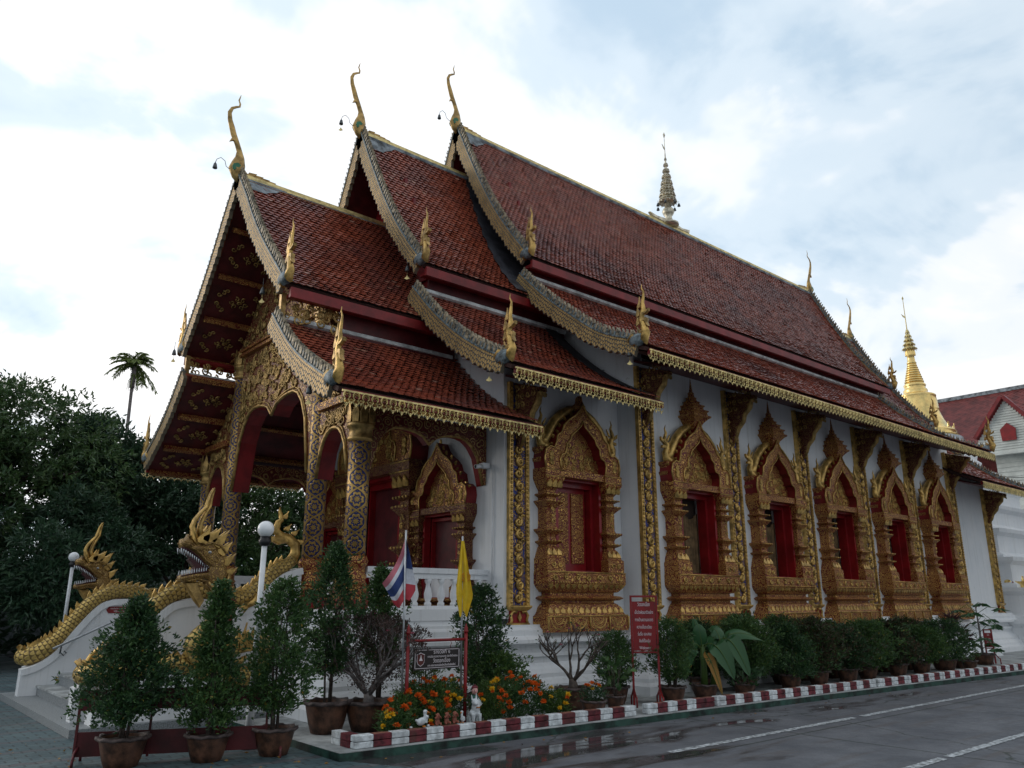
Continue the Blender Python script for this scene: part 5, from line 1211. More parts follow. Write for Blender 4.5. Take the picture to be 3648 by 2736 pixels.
for k in range(8): a=k*PI/4; mb.plate([(-.004,.012),(.004,.012),(.004,.055),(-.004,.055)],(6.185,8.185,1.87),Vector(hu)*math.cos(a)+Vector((0,0,math.sin(a))),Vector(hu)*-math.sin(a)+Vector((0,0,math.cos(a))),.002)
mb.arc((0,0),.055,.014,0,2*PI,(6.185,8.19,1.87),hu,Z_,-.003,20); mb.arc((0,0),.018,.012,0,2*PI,(6.185,8.19,1.87),hu,Z_,-.003,12); mb.build('wheel_emblem','flag_orange',fc)
def stand_sign(name,lab,c,u,w,z0,z1,lines,zfoot=.085,stand=True,hh=.05):
    t=thing(name,lab,'sign',(c[0],c[1],zfoot)); c=Vector((c[0],c[1],0)); u=Vector(u).normalized(); nrm=Vector((u.y,-u.x,0))
    mb=MB(); mb.obox(c-u*w/2*.90+Vector((0,0,z0)),u,-nrm,Z_,w*.90,.012,z1-z0-.09); b=mb.build('sign_board','red_bright',t)
    for a in (-1,1): mb=MB(); mb.obox(c+u*(a*w/2-.014)+nrm*.012+Vector((0,0,zfoot)),u,-nrm,Z_,.028,.028,z1-zfoot-.03); mb.build('frame_post','red_bright',t)
    mb=MB(); mb.obox(c-u*(w/2+.014)+nrm*.012+Vector((0,0,z1-.03)),u,-nrm,Z_,w+.028,.028,.03); mb.obox(c-u*(w/2+.0)+nrm*.012+Vector((0,0,z0-.035)),u,-nrm,Z_,w,.024,.024); mb.build('frame_rail','red_bright',t)
    for a in (-1,1):
        mb=MB(); q=c+u*a*w/2
        for d in (-1,1): mb.tube([q+Vector((0,0,.33)),q+nrm*d*.15+Vector((0,0,.22)),q+nrm*d*.19+Vector((0,0,.22)),q+nrm*d*.20+Vector((0,0,zfoot))],.013,6)
        mb.build('foot_rail','red_bright',t)
    z=z1-.135
    for s_,h,ww,step in lines: text(s_,c+nrm*.004+Vector((0,0,z)),u,Z_,h,'text',b,w=ww*w); z-=step
    return t
stand_sign('welcome_sign','tall red standing sign with white Thai lines and Welcome at the bottom','' and 0 or (9.56,8.17),(.80,-.60,0),.39,.86,1.66,[('วัดดอกเอื้อง',.075,.48,.115),('เป็นวัดพัฒนาตัวอย่าง',.065,.72,.108),('ทางด้านความสะอาด',.065,.70,.105),('ความเป็นระเบียบ',.065,.58,.10),('ร่มรื่น และสงบ',.065,.52,.098),('ยินดีต้อนรับ',.065,.42,.10),('Welcome',.062,.44,.1)])
stand_sign('notice_sign','small red standing notice at the far end of the kerb, right of the papaya',(22.4,8.0),(.80,-.60,0),.20,.47,.90,[('วัด',.07,.3,.10),('ดอกเอื้อง',.05,.6,.08),('เปิด ปิด',.05,.6,.07)])
# wind bells
def bell(x,y,z,lab,arm=None,leaf=True,sc=1.):
    t=thing('wind_bell',lab,'bell',(x,y,z),'wind bells of the temple roof'); mb=MB(); mb.lathe((x,y,z-.06*sc),[(.042*sc,0),(.045*sc,.01),(.036*sc,.05*sc),(.028*sc,.09*sc),(.012*sc,.115*sc),(.006,.13*sc)],12); mb.build('bell_body','iron',t)
    if arm:
        mb=MB(); mb.tube([(x,y,z+.07*sc),(x+.02,y,z+.14),(x+.09,y,z+.2),(x+.17,y,z+.16),(x+.2,y,z+.06),(x+.27,y,z+.02),(x+.42,y,z+.01)],.007,5); mb.build('bell_arm','steel',t)
    else: mb=MB(); mb.tube([(x,y,z+.06),(x,y,z+.22)],.005,4); mb.build('chain','iron',t)
    if leaf: mb=MB(); mb.tube([(x,y,z-.05),(x,y,z-.14)],.003,4); mb.plate([(-.05,-.03),(0,-.05),(.05,-.03),(.02,.0),(0,.04),(-.02,.0)],(x,y,z-.17),hu,Z_,.006); mb.build('clapper_leaf','gold_pale',t)
bell(4.20,13.5,9.37,'small grey wind bell on a curved wire at the lowest, leftmost roof finial',True,False); bell(6.68,13.5,11.37,'small grey wind bell with a clapper leaf at the middle roof finial',True,True); bell(9.18,13.5,12.6,'small grey wind bell on a curved wire at the highest roof finial',True,False)
bell(4.68,11.88,6.5,'wind bell with a pale leaf under the upper left bargeboard end of the porch'); bell(4.68,9.88,4.41,'wind bell with a gold leaf above the corner porch column'); bell(4.68,16.29,6.5,'tiny wind bell hanging at the far left eave against the sky'); bell(7.2,11.48,7.48,'wind bell under the middle roof upper bargeboard end'); bell(7.2,9.03,5.02,'wind bell with a gold leaf under the middle roof lower bargeboard end'); bell(9.7,8.37,5.62,'wind bell under the main roof lower bargeboard end beside the eave lace')
# small floodlights under the roofs
for x,y,z,l in ((7.9,10.5,5.7,'white floodlight box under the middle roof beside its lower bargeboard'),(10.3,10.0,6.65,'white floodlight box under the main roof beside its lower bargeboard')):
    t=thing('floodlight',l,'floodlight',(x,y,z)); mb=MB(); mb.plate([(-.1,-.07),(.1,-.09),(.1,.09),(-.1,.07)],(x,y,z),hu,Z_,.12,.02); mb.build('lamp_housing','white',t); mb=MB(); mb.tube([(x,y,z),(x+.05,y+.05,z+.3)],.012,5); mb.build('bracket','iron',t)
# ---------------------------------------------------------------- plants
def pot(t,x,y,r,h,z=0.,wavy=True):
    mb=MB(); mb.lathe((x,y,z),[(r*.58,0),(r*.66,.01),(r*.78,h*.3),(r*.90,h*.7),(r*.96,h*.93),(r*.96,h*.96),(r*.84,h*.96),(r*.82,h*.8)],22); p=mb.build('pot','pot',t)
    mb=MB(); n=40; vs=[]
    for k in range(n):
        a=2*PI*k/n; wv=.035*r*math.sin(a*9)*1.6 if wavy else 0; c,s=math.cos(a),math.sin(a)
        for rr,zz in ((r*.86,h*.90),(r*.95+wv*.2,h*.88),(r*1.07+wv,h*.90+wv*.8),(r*1.04+wv,h*.99+wv),(r*.88,h*1.0)): vs.append((x+rr*c,y+rr*s,z+zz))
    mb.smooth=True; mb.add(vs,[(k*5+j,((k+1)%n)*5+j,((k+1)%n)*5+(j+1)%5,k*5+(j+1)%5) for k in range(n) for j in range(5)]); mb.build('pot_rim','pot_rim',p)
    mb=MB(); mb.lathe((x,y,z+h*.86),[(r*.87,-.02),(r*.86,0),(r*.4,.015),(.005,.02)],18); mb.build('soil','soil',p)
    return p
def clump_leaves(centers,dirs,per,ln,wd,spread,stretch=1.):
    N=len(centers)*per; C=np.repeat(centers,per,0)+NP.normal(0,spread,(N,3)); D=np.repeat(dirs,per,0)+NP.normal(0,.75,(N,3)); D[:,2]+=.15
    return leaves(C,D,ln,wd)
def crown_pts(x,y,z0,z1,rad,prof,nc,hollow=.25,bumps=5,seed=0,ax=1.):
    rs=np.random.default_rng(seed); ph=rs.uniform(0,6.28,8); t=rs.uniform(0,1,nc*3); a=rs.uniform(0,2*PI,nc*3); q=np.sqrt(rs.uniform(hollow,1,nc*3))
    R_=np.interp(t,[p[0] for p in prof],[p[1] for p in prof])*rad
    lump=1+.22*np.sin(a*2+ph[0]+t*5)+.2*np.sin(a*3+ph[1]-t*11)+.18*np.sin(a*5+t*19+ph[2]); R_=R_*lump
    keep=(np.sin(a*2.3+ph[3]+t*11)+np.sin(a*4.1-t*17+ph[4])+rs.uniform(-1.1,1.6,nc*3))>-.35; 
    P=np.stack([x+R_*q*np.cos(a),y+R_*q*np.sin(a),z0+(z1-z0)*t],1)[keep][:nc]; D=np.stack([np.cos(a),np.sin(a),np.full_like(a,.55)],1)[keep][:nc]
    return P,D
CONE=[(0,.62),(.12,.95),(.3,1),(.5,.78),(.7,.55),(.88,.30),(1,.08)]; COLM=[(0,.5),(.15,.85),(.4,1),(.7,.9),(.9,.6),(1,.2)]; BUSH=[(0,.7),(.2,1),(.55,1),(.8,.85),(.95,.5),(1,.2)]; BALL=[(0,.35),(.2,.85),(.5,1),(.75,.88),(.92,.55),(1,.2)]
def shrub(name,lab,cat,x,y,zb,z0,z1,rad,prof=CONE,mat='shrub',nc=260,per=13,ln=.05,wd=.021,potr=.22,poth=.28,stems=5,group=None,seed=1,mat2=None,mix2=.0):
    t=thing(name,lab,cat,(x,y,zb),group)
    if potr: pot(t,x,y,potr,poth,zb)
    mb=MB(); rs=random.Random(seed)
    zz=zb+(poth*.85 if potr else 0)
    for k in range(stems):
        a=rs.uniform(0,6.28); r0=rs.uniform(.01,.05); r1=rad*rs.uniform(.15,.5)
        P=[(x+r0*math.cos(a),y+r0*math.sin(a),zz),(x+lerp(r0,r1,.3)*math.cos(a+.3),y+lerp(r0,r1,.3)*math.sin(a+.3),lerp(zz,z1,.28)),(x+lerp(r0,r1,.7)*math.cos(a+.1),y+lerp(r0,r1,.7)*math.sin(a+.1),lerp(zz,z1,.6)),(x+r1*.6*math.cos(a),y+r1*.6*math.sin(a),lerp(zz,z1,.9))]
        mb.tube(P,[.016,.012,.008,.003],6)
        for j in range(7):
            f=rs.uniform(.12,.85); b=a+rs.uniform(-1.6,1.6); z=lerp(zz,z1,f); rr=rad*rs.uniform(.5,.95)*np.interp(f,[p[0] for p in prof],[p[1] for p in prof]); 
            p0=(x+r1*f*.7*math.cos(a),y+r1*f*.7*math.sin(a),z); mb.tube([p0,(x+rr*.6*math.cos(b),y+rr*.6*math.sin(b),z+.05),(x+rr*math.cos(b),y+rr*math.sin(b),z+.11)],[.006,.004,.002],4)
    mb.build('stem','bark',t)
    nc=int(nc*1.55); P,D=crown_pts(x,y,z0,z1,rad*.93,prof,nc,.12,seed=seed); L=clump_leaves(P,D,per,ln,wd*1.15,ln*.6)
    # loose sprigs breaking the outline
    P2,D2=crown_pts(x,y,z0+.02,z1+.05,rad*1.22,prof,nc//5,.82,seed=seed+50); L2=clump_leaves(P2,D2*1.5,max(4,per//2),ln,wd,ln*.4)
    mb=MB(); A=np.concatenate([L,L2],0); sz=NP.uniform(.75,1.3,(len(A),1,1)); A=A[:,:1]+(A-A[:,:1])*sz
    if mat2 is not None:
        k=NP.uniform(size=len(A))<mix2; mb.quads(A[~k]); mb.cur=1; mb.quads(A[k]); yl=NP.uniform(size=len(A))<.008; mb.cur=2; mb.quads(A[yl]+np.array([.004,-.004,0])); mb.build('foliage',[mat,mat2,'yellow_leaf'],t)
    else: mb.quads(A); mb.build('foliage',mat,t)
    return t
GP='bushy shrubs in brown pots by the stair'
shrub('potted_shrub','wide bushy dark shrub in a brown pot, leftmost of the three before the barrier','potted shrub',2.53,8.93,0,.42,1.56,.43,mat='shrub2',mat2='shrub',mix2=.3,nc=430,per=15,potr=.235,poth=.29,stems=7,seed=3,group=GP)
shrub('potted_shrub','narrow pointed shrub in a brown pot, middle one before the red barrier','potted shrub',3.28,8.68,0,.36,1.74,.31,prof=[(0,.85),(.1,1),(.3,.95),(.45,.5),(.65,.45),(.85,.3),(1,.08)],mat='shrub',mat2='shrub_light',mix2=.12,nc=330,per=14,potr=.22,poth=.27,seed=5,group=GP)
shrub('potted_shrub','tall loose shrub in a brown pot, rightmost before the red barrier beside the lamp post','potted shrub',3.94,8.55,0,.42,1.78,.32,prof=COLM,mat='shrub',mat2='shrub_light',mix2=.1,nc=330,per=13,potr=.22,poth=.28,seed=8,group=GP)
shrub('potted_shrub','tallest slender shrub in a large brown pot before the corner column','potted shrub',4.78,9.0,.085,.75,2.24,.36,prof=[(0,.35),(.2,.6),(.4,1),(.6,.85),(.75,.5),(.9,.42),(1,.1)],mat='shrub2',mat2='shrub',mix2=.5,nc=330,per=13,potr=.27,poth=.36,seed=12,group=GP)
shrub('potted_shrub','conical green shrub behind the desert rose, below the striped flag','potted shrub',5.55,9.15,.085,.8,1.98,.29,mat='shrub',mat2='shrub_light',mix2=.1,nc=230,per=13,potr=.2,poth=.3,seed=14,group=GP)
shrub('potted_shrub','oval dark green shrub right of the yellow flag, below the gilded pilaster','potted shrub',7.08,9.0,.085,.5,1.75,.33,prof=COLM,mat='shrub2',mat2='shrub',mix2=.4,nc=300,per=13,potr=.2,poth=.28,seed=17,group=GP)
shrub('garden_bush','light green low bush behind the right marigolds','bush',7.2,8.75,.085,.3,.86,.38,prof=BALL,mat='shrub_light',mat2='shrub',mix2=.4,nc=220,per=12,potr=0,poth=0,seed=19)
shrub('garden_bush','feathery bright green bush directly under the hanging notice board','bush',5.95,8.72,.085,.3,.86,.34,prof=BALL,mat='shrub_light',nc=150,per=10,ln=.04,wd=.012,potr=0,poth=0,seed=20)
shrub('potted_shrub','small green shrub in a clay pot left of the Welcome sign','potted shrub',9.35,8.62,.085,.38,1.08,.34,prof=BALL,mat='shrub',mat2='shrub_light',mix2=.15,nc=230,per=13,ln=.055,wd=.014,potr=.22,poth=.26,seed=22)
shrub('potted_shrub','green shrub in a pot just right of the Welcome sign, left of the banana','potted shrub',10.1,8.12,.085,.42,1.28,.36,prof=BALL,mat='shrub',mat2='shrub_light',mix2=.2,nc=260,per=13,ln=.055,wd=.014,potr=.2,poth=.25,seed=23)
ROW=[(12.35,8.35,1.30,.42,'shrub','shrub_light','largest rounded bush of the row, just right of the banana plant'),(13.35,8.1,1.12,.36,'shrub2','shrub','dark bush in the row, second to the right of the banana plant'),(14.4,8.15,1.16,.36,'shrub_red','shrub','red tinged bush in the row below the third window'),(15.3,8.05,1.12,.36,'shrub2','shrub_red','bush with a few red shoots in the row, below the pilaster after the third window'),(16.2,8.1,1.16,.40,'shrub','shrub_light','yellowish green bush in the row, below the fourth window'),(17.3,8.0,1.08,.36,'shrub_red','shrub2','dark reddish thin bush in the row, right of the yellowish bush'),(18.3,7.95,1.08,.42,'shrub','shrub_light','green round bush in a dark pot, second left of the purple cordyline'),(19.5,7.95,1.14,.42,'shrub2','shrub','dense dark round bush in a wide pot, left of the purple cordyline'),(12.9,8.75,1.22,.36,'shrub','shrub_light','green bush standing back against the plinth behind the large rounded bush'),(15.8,8.6,1.2,.34,'shrub','shrub_red','bush standing back against the plinth behind the row, below the fourth window'),(17.0,8.45,1.1,.34,'shrub2','shrub','bush standing back behind the reddish bush of the row'),(13.9,8.6,1.18,.36,'shrub','shrub_red','bush standing back between the third window and the next pilaster'),(14.9,8.75,1.26,.36,'shrub_red','shrub_light','reddish shooting bush standing back against the plinth, below the pilaster'),(18.0,8.6,1.12,.36,'shrub','shrub2','bush standing back in the row below the fifth window'),(19.0,8.55,1.1,.34,'shrub_red','shrub','thin reddish bush standing back below the sixth window'),(11.75,8.85,1.28,.36,'shrub2','shrub','dark bush standing back against the plinth behind the banana plant')]
for i,(x,y,z,r,m1,m2,l) in enumerate(ROW): shrub('potted_bush',l,'potted bush',x,y,.085,.33,z*(1+.06*((i*7)%3-1)),r*(1.3+.08*((i*5)%3)),prof=(BUSH,CONE,COLM,BALL)[i%4] if i!=7 else BUSH,mat=m1,mat2=m2,mix2=.3,nc=330,per=12,ln=.06,wd=.02,potr=.21 if i!=7 else .28,poth=.25,stems=5,seed=30+i,group='potted bushes in the row behind the kerb')
# desert roses: thick bare branches, sparse tips
def desert_rose(lab,x,y,zb,H,W,n,leafn,flowers,mat,potr,seed,low=None):
    t=thing('desert_rose',lab,'potted plant',(x,y,zb)); pot(t,x,y,potr,.34 if leafn>100 else .32,zb); rs=random.Random(seed); z0=zb+.30; mb=MB(); tips=[]
    mb.tube([(x,y,z0-.04),(x+.01,y,z0+.05),(x-.01,y,z0+.13)],[.085,.065,.045],9)
    def grow(p,d,r,L,dep):
        q=[p];c=Vector(p);dd=Vector(d).normalized(); n_=3
        for k in range(n_):
            dd=(dd+Vector((rs.uniform(-.3,.3),rs.uniform(-.3,.3),rs.uniform(-.12,.22)))).normalized(); c=c+dd*L/n_; q.append(tuple(c))
        mb.tube(q,[lerp(r,r*.62,i/n_) for i in range(n_+1)],5)
        if dep==0: tips.append((tuple(c),tuple(dd))); return
        for k in range(rs.choice((2,2,3))): grow(tuple(c),dd+Vector((rs.uniform(-.8,.8),rs.uniform(-.8,.8),rs.uniform(-.1,.5))),r*.62,L*.76,dep-1)
    for k in range(n):
        a=2*PI*k/n+rs.uniform(-.2,.2); grow((x,y,z0+.08),(math.cos(a)*W*1.6,math.sin(a)*W*1.6,H*1.1),.026,H*.36,4 if leafn>100 else 3)
    mb.build('branch','bark_pale' if leafn>100 else 'bark',t)
    T=np.array([p for p,d in tips]);Dd=np.array([d for p,d in tips]); k=NP.integers(0,len(T),leafn); mb=MB(); mb.quads(leaves(T[k]+NP.normal(0,.015,(leafn,3)),Dd[k]+NP.normal(0,.8,(leafn,3)),.038,.016))
    if leafn>100: P,D=crown_pts(x,y,z0+.18,zb+H+.3,W*.78,BALL,300,.1,seed=3); mb.quads(clump_leaves(P,D,7,.04,.016,.04))
    mb.build('foliage',mat,t)
    for j in range(flowers):
        p,d=tips[rs.randrange(len(tips))]; mb=MB(); f=[]
        for a in range(5): f.append((math.cos(a*1.257),math.sin(a*1.257),.35))
        mb.quads(leaves(np.array([p]*5),np.array(f),.03,.024)); mb.build('blossom','rose_flower',t)
    return t
desert_rose('desert rose, dense ball of thin grey branches with pink blossoms in a pot',5.24,8.85,.085,.95,.62,11,3600,14,'rose_leaf',.28,4)
desert_rose('nearly leafless bonsai desert rose with bare spreading branches left of the Welcome sign',8.35,8.5,.085,.85,.55,6,70,5,'shrub',.24,9)
# marigolds
def marigold(x,y,h,r,lab,cols,nb,seed,group='marigold plants in the bed behind the kerb'):
    t=thing('marigold_plant',lab,'marigold',(x,y,.085),group); rs=random.Random(seed)
    mb=MB()
    for k in range(10): a=rs.uniform(0,6.28); rr=rs.uniform(.1,.8)*r; mb.tube([(x+.02*math.cos(a),y+.02*math.sin(a),.09),(x+rr*.6*math.cos(a),y+rr*.6*math.sin(a),h*.55),(x+rr*math.cos(a),y+rr*math.sin(a),h*.95)],[.006,.004,.003],4)
    mb.build('stem','shrub',t)
    P,D=crown_pts(x,y,.12,h,r*1.1,BUSH,230,.05,seed=seed); mb=MB(); mb.quads(clump_leaves(P,D,9,.05,.014,.03)); mb.build('foliage','shrub_light' if seed%3==0 else 'shrub',t)
    for k in range(nb):
        a=rs.uniform(0,6.28); rr=r*1.1*math.sqrt(rs.uniform(.0,1.1)); zz=h*(1.10-.25*(rr/r)**2)+rs.uniform(-.05,.07)
        if k>nb*.55: zz=h*rs.uniform(.4,.98); a=rs.uniform(3.3,4.9); rr=r*1.28
        s_=rs.uniform(.028,.044); f=[];c=[]
        for q in range(26): u_=rs.uniform(0,6.28);v_=rs.uniform(-.2,1.); f.append((math.cos(u_)*math.sqrt(1-v_*v_*.9),math.sin(u_)*math.sqrt(1-v_*v_*.9),v_)); c.append((x+rr*math.cos(a),y+rr*math.sin(a),zz))
        b=MB(); b.quads(leaves(np.array(c),np.array(f),s_*1.15,s_*.95,.1)); b.build('blossom',rs.choice(cols),t)
O_=['orange'];OY=['orange','orange','orange','yellow'];YO=['yellow','orange','yellow']
MG=[(5.30,8.22,.60,.17,'orange marigold plant left of the hanging sign\'s left post',O_,10),(5.15,8.08,.42,.14,'low marigold plant nearest the desert rose pot, orange and yellow',YO,6),(5.58,8.35,.72,.2,'marigold plant under the left half of the hanging sign, orange',O_,12),(5.85,8.3,.70,.2,'marigold plant under the middle of the hanging sign, orange and yellow',OY,12),(6.1,8.35,.72,.18,'marigold plant behind the white beast figure, mostly orange with yellow heads',OY,10),(5.72,8.12,.50,.17,'marigold plant directly behind the three terracotta figures',OY,6),(6.62,8.25,.66,.2,'marigold plant just right of the child figure, orange',OY,12),(6.95,8.25,.70,.2,'marigold plant in the middle of the right bed, orange',O_,12),(7.28,8.2,.68,.2,'tall orange marigold plant in the right bed before the light green bush',O_,12),(7.62,8.1,.50,.17,'marigold plant at the right end of the bed with yellow heads',YO,9)]
for i,(x,y,h,r,l,c,nb) in enumerate(MG): marigold(x,y,h*.84,r,l,c,nb+4,60+i)
t=thing('flower_pot','round pot of orange and yellow marigolds under the bare desert rose','flower pot',(8.1,7.85,.085)); pot(t,8.1,7.85,.17,.22,.085)
P,D=crown_pts(8.1,7.85,.28,.46,.19,BALL,90,.05,seed=5); mb=MB(); mb.quads(clump_leaves(P,D,9,.045,.012,.03)); mb.build('foliage','shrub2',t); rs=random.Random(3)
for k in range(9):
    a=rs.uniform(0,6.28); rr=.15*rs.random(); f=NP.normal(size=(24,3)); f[:,2]=abs(f[:,2]); b=MB(); b.quads(leaves(np.array([(8.1+rr*math.cos(a),7.85+rr*math.sin(a),.47+rs.uniform(-.03,.05))]*24),f,.034,.028,.1)); b.build('blossom','yellow' if k<3 else 'orange',t)
# round-leaved small plant
def bigleaf(lab,x,y,z0,z1,r,n,ln,wd,mat,potr,seed,name='potted_plant'):
    t=thing(name,lab,'potted plant',(x,y,.085)); pot(t,x,y,potr,.2,.085); P,D=crown_pts(x,y,z0,z1,r,BALL,n,.2,seed=seed); mb=MB()
    mb.quads(leaves(P,D+NP.normal(0,.5,D.shape),ln,wd,.1)); mb.build('foliage',mat,t); mb=MB(); 
    for k in range(5): a=k*1.26; mb.tube([(x,y,.2),(x+r*.5*math.cos(a),y+r*.5*math.sin(a),z1*.8)],.006,4)
    mb.build('stem','bark',t)
bigleaf('broad-leaved plant in a small pot just right of the bare bonsai',8.85,8.15,.35,.85,.2,50,.12,.09,'shrub',.14,71)
bigleaf('low plant with cut leaves at the foot of the banana, right side',11.75,7.98,.22,.55,.3,120,.11,.05,'shrub2',.18,72)
bigleaf('small leafy plant in a pot left of the purple cordyline',20.1,7.65,.28,.5,.2,80,.09,.03,'shrub_light',.17,74)
bigleaf('leafy plant in a pot between the cordyline and the papaya',20.95,8.05,.3,.72,.24,90,.12,.05,'shrub',.18,75)
# banana
ban=thing('banana_plant','young banana plant with large drooping leaves and one dry leaf behind the kerb','banana plant',(11.0,8.2,.085)); pot(ban,11.0,8.2,.22,.22,.085)
mb=MB(); mb.tube([(11.0,8.2,.25),(11.01,8.2,.6),(11.0,8.2,.95)],[.06,.05,.03],9); mb.tube([(11.14,8.14,.25),(11.2,8.1,.7),(11.3,8.04,1.0)],[.05,.04,.02],9); mb.build('stem','shrub_light',ban)
def bleaf(base,mid,tip,w,mat='banana',name='banana_leaf'):
    b=Vector(base);m_=Vector(mid);e=Vector(tip);n=14;vs=[];mb=MB();mb.smooth=True
    for i in range(n+1):
        t_=i/n; p=(1-t_)**2*b+2*t_*(1-t_)*m_+t_*t_*e; d=(2*(1-t_)*(m_-b)+2*t_*(e-m_)).normalized(); H=Vector((.76,-.65,0)); w_=min(1,abs(d.z)*1.3); s_=H*w_+(Vector((0,0,.8))+Vector((.4,.47,0)))*(1-w_)*(1 if d.dot(H)<0 else -1); s_=(s_-d*s_.dot(d)).normalized(); up=s_.cross(d)
        ww=0 if t_<.16 else 1.25*w*math.sin(min(1,(t_-.16)/.84)**.62*PI)**.55*.5; rag=NP.uniform(.88,1.04)
        for k,dz in ((-1,-.25),(-.5,.0),(0,.06),(.5,.0),(1,-.25)): vs.append(p+s_*k*ww*(rag if abs(k)==1 else 1)+up*(dz*ww*.8))
    mb.add(vs,[(i*5+k,i*5+k+1,i*5+6+k,i*5+5+k) for i in range(n) for k in range(4)]); lf=mb.build(name,mat,ban)
    mb=MB(); mb.tube([tuple((1-t_)**2*b+2*t_*(1-t_)*m_+t_*t_*e+Vector((0,0,.004))) for t_ in [i/10 for i in range(11)]],[.012*(1-i/11)+.002 for i in range(11)],5); mb.build('midrib','shrub_light',lf)
h=(.763,-.647)
def q(px,z,dy=0): return (11.0+h[0]*px+.647*dy,8.2+h[1]*px+.763*dy,z)
bleaf(q(0,.85),q(-.1,1.25),q(-.12,1.30,.0),.10); bleaf(q(0,.8),q(-.05,1.1,-.1),q(-.06,1.22,-.05),.2)
bleaf(q(0,.8),q(-.25,1.15,-.1),q(-.34,.35,-.1),.24); bleaf(q(0,.85),q(.2,1.1,-.2),q(.42,.38,-.25),.27); bleaf(q(.0,.8),q(.2,1.05,.1),q(.5,1.0,.2),.18); bleaf(q(.3,.95),q(.45,1.15,-.1),q(.68,.42,-.2),.24)
bleaf(q(.3,.95),q(.6,1.2,.1),q(1.05,.93,.1),.17); bleaf(q(.3,.9),q(.3,1.2,.1),q(.15,1.12,.15),.2); bleaf(q(0,.75),q(.05,.9,-.15),q(.22,.14,-.25),.12,'banana_dry','dry_leaf'); bleaf(q(0,.8),q(-.2,1.0),q(-.36,.98,.1),.2)
# cordyline and papaya
co=thing('cordyline','dark purple cordyline with narrow leaves left of the papaya','plant',(20.35,8.0,.085)); pot(co,20.35,8.0,.18,.22,.085)
mb=MB()
for dx,dy,z in ((0,0,1.15),(.15,-.1,.85),(-.12,.1,.9),(.25,-.15,.7)): mb.tube([(20.35,8,.28),(20.35+dx,8+dy,z)],.012,5)
mb.build('stem','bark',co); mb=MB()
for dx,dy,z in ((0,0,1.2),(0,0,1.0),(.15,-.1,.88),(-.12,.1,.92),(.25,-.15,.72)):
    n=46; f=NP.normal(size=(n,3)); f[:,2]=f[:,2]*.6+.5; mb.quads(leaves(np.array([(20.35+dx,8+dy,z)]*n)+NP.normal(0,.04,(n,3)),f,.27,.028,.05))
mb.build('foliage','purple_leaf',co)
pa=thing('papaya_plant','young papaya with star-shaped leaves at the far end of the planting slab','papaya plant',(21.9,8.0,.085)); pot(pa,21.9,8.0,.26,.26,.085)
mb=MB(); mb.tube([(21.9,8,.3),(21.92,8,.9),(21.88,8,1.45)],[.03,.024,.016],8); mb.build('trunk','bark_pale',pa); P_=[];
lf=MB()
for k in range(17):
    a=k*2.4; z=1.5-k*.055 if k<11 else .75-(k-11)*.05; L=.35+.2*((k*7)%5)/5; bx,by=21.9,8.0; tip=Vector((bx+L*math.cos(a),by+L*math.sin(a),z+.02-(.1 if k%2 else 0))); mb=MB(); mb.tube([(bx,by,z-.12),((bx+tip.x)/2,(by+tip.y)/2,z+.05),tuple(tip)],.007,4); mb.build('leaf_stalk','shrub_light',pa)
    n=9; f=np.array([(math.cos(a+w_),math.sin(a+w_),-.35) for w_ in np.linspace(-2.4,2.4,n)]); lf.quads(leaves(np.array([tuple(tip)]*n),f,.24,.085,.12))
lf.build('foliage','banana',pa)
# ---------------------------------------------------------------- figurines on the kerb
def fig_build(mb,name,mat,parent,vox=.006):
    o=mb.build(name,mat,parent); m=o.modifiers.new('remesh','REMESH'); m.mode='VOXEL'; m.voxel_size=vox; m.use_smooth_shade=True; s_=o.modifiers.new('s','SMOOTH'); s_.iterations=3; return o
zk=.222
def duck(x,y,s,lab,face=1,chick=False):
    t=thing('duck_figurine',lab,'garden figurine',(x,y,zk)); mb=MB(); u=Vector((face*.85,-.5,0)).normalized()
    P=lambda a,z:Vector((x,y,zk))+u*a*s+Vector((0,0,z*s)); rot=Matrix.Rotation(math.atan2(u.y,u.x),3,'Z')
    mb.ell(P(-.01,.055),(.052*s,.036*s,.04*s),14,10,rot@Matrix.Rotation(-.45,3,'Y')); mb.ell(P(-.05,.06),(.03*s,.02*s,.016*s),10,6,rot@Matrix.Rotation(.5,3,'Y')); mb.tube([P(.02,.07),P(.03,.11),P(.025,.145)],[.024*s,.017*s,.017*s],8); mb.ell(P(.03,.152),(.026*s,.021*s,.022*s),12,8)
    if chick: mb.ell(P(.05,.10),(.02*s,.02*s,.02*s),10,8); mb.tube([P(.04,.04),P(.048,.09)],[.018*s,.012*s],8)
    fig_build(mb,'duck_body','ceramic',t,.005)
    mb=MB(); mb.tube([P(.05,.150),P(.078,.140)],[.011*s,.004*s],6); mb.build('beak','beak',t)
    for d in (-1,1): mb=MB(); w_=Vector((-u.y,u.x,0))*.018*s*d; mb.ell(P(.02,.008)+w_,(.02*s,.012*s,.007*s),8,6,rot); mb.build('foot','beak',t)
    for d in (-1,1): mb=MB(); mb.ell(P(.042,.158)+Vector((-u.y,u.x,0))*.017*s*d,(.003*s,)*3,6,4); mb.build('eye','black',t)
duck(5.36,7.86,1.05,'larger white duck figurine with a chick on the kerb, left of the terracotta figures',1,True); duck(5.90,7.83,.78,'smaller white duck figurine on the kerb, right of the terracotta figures',-1)
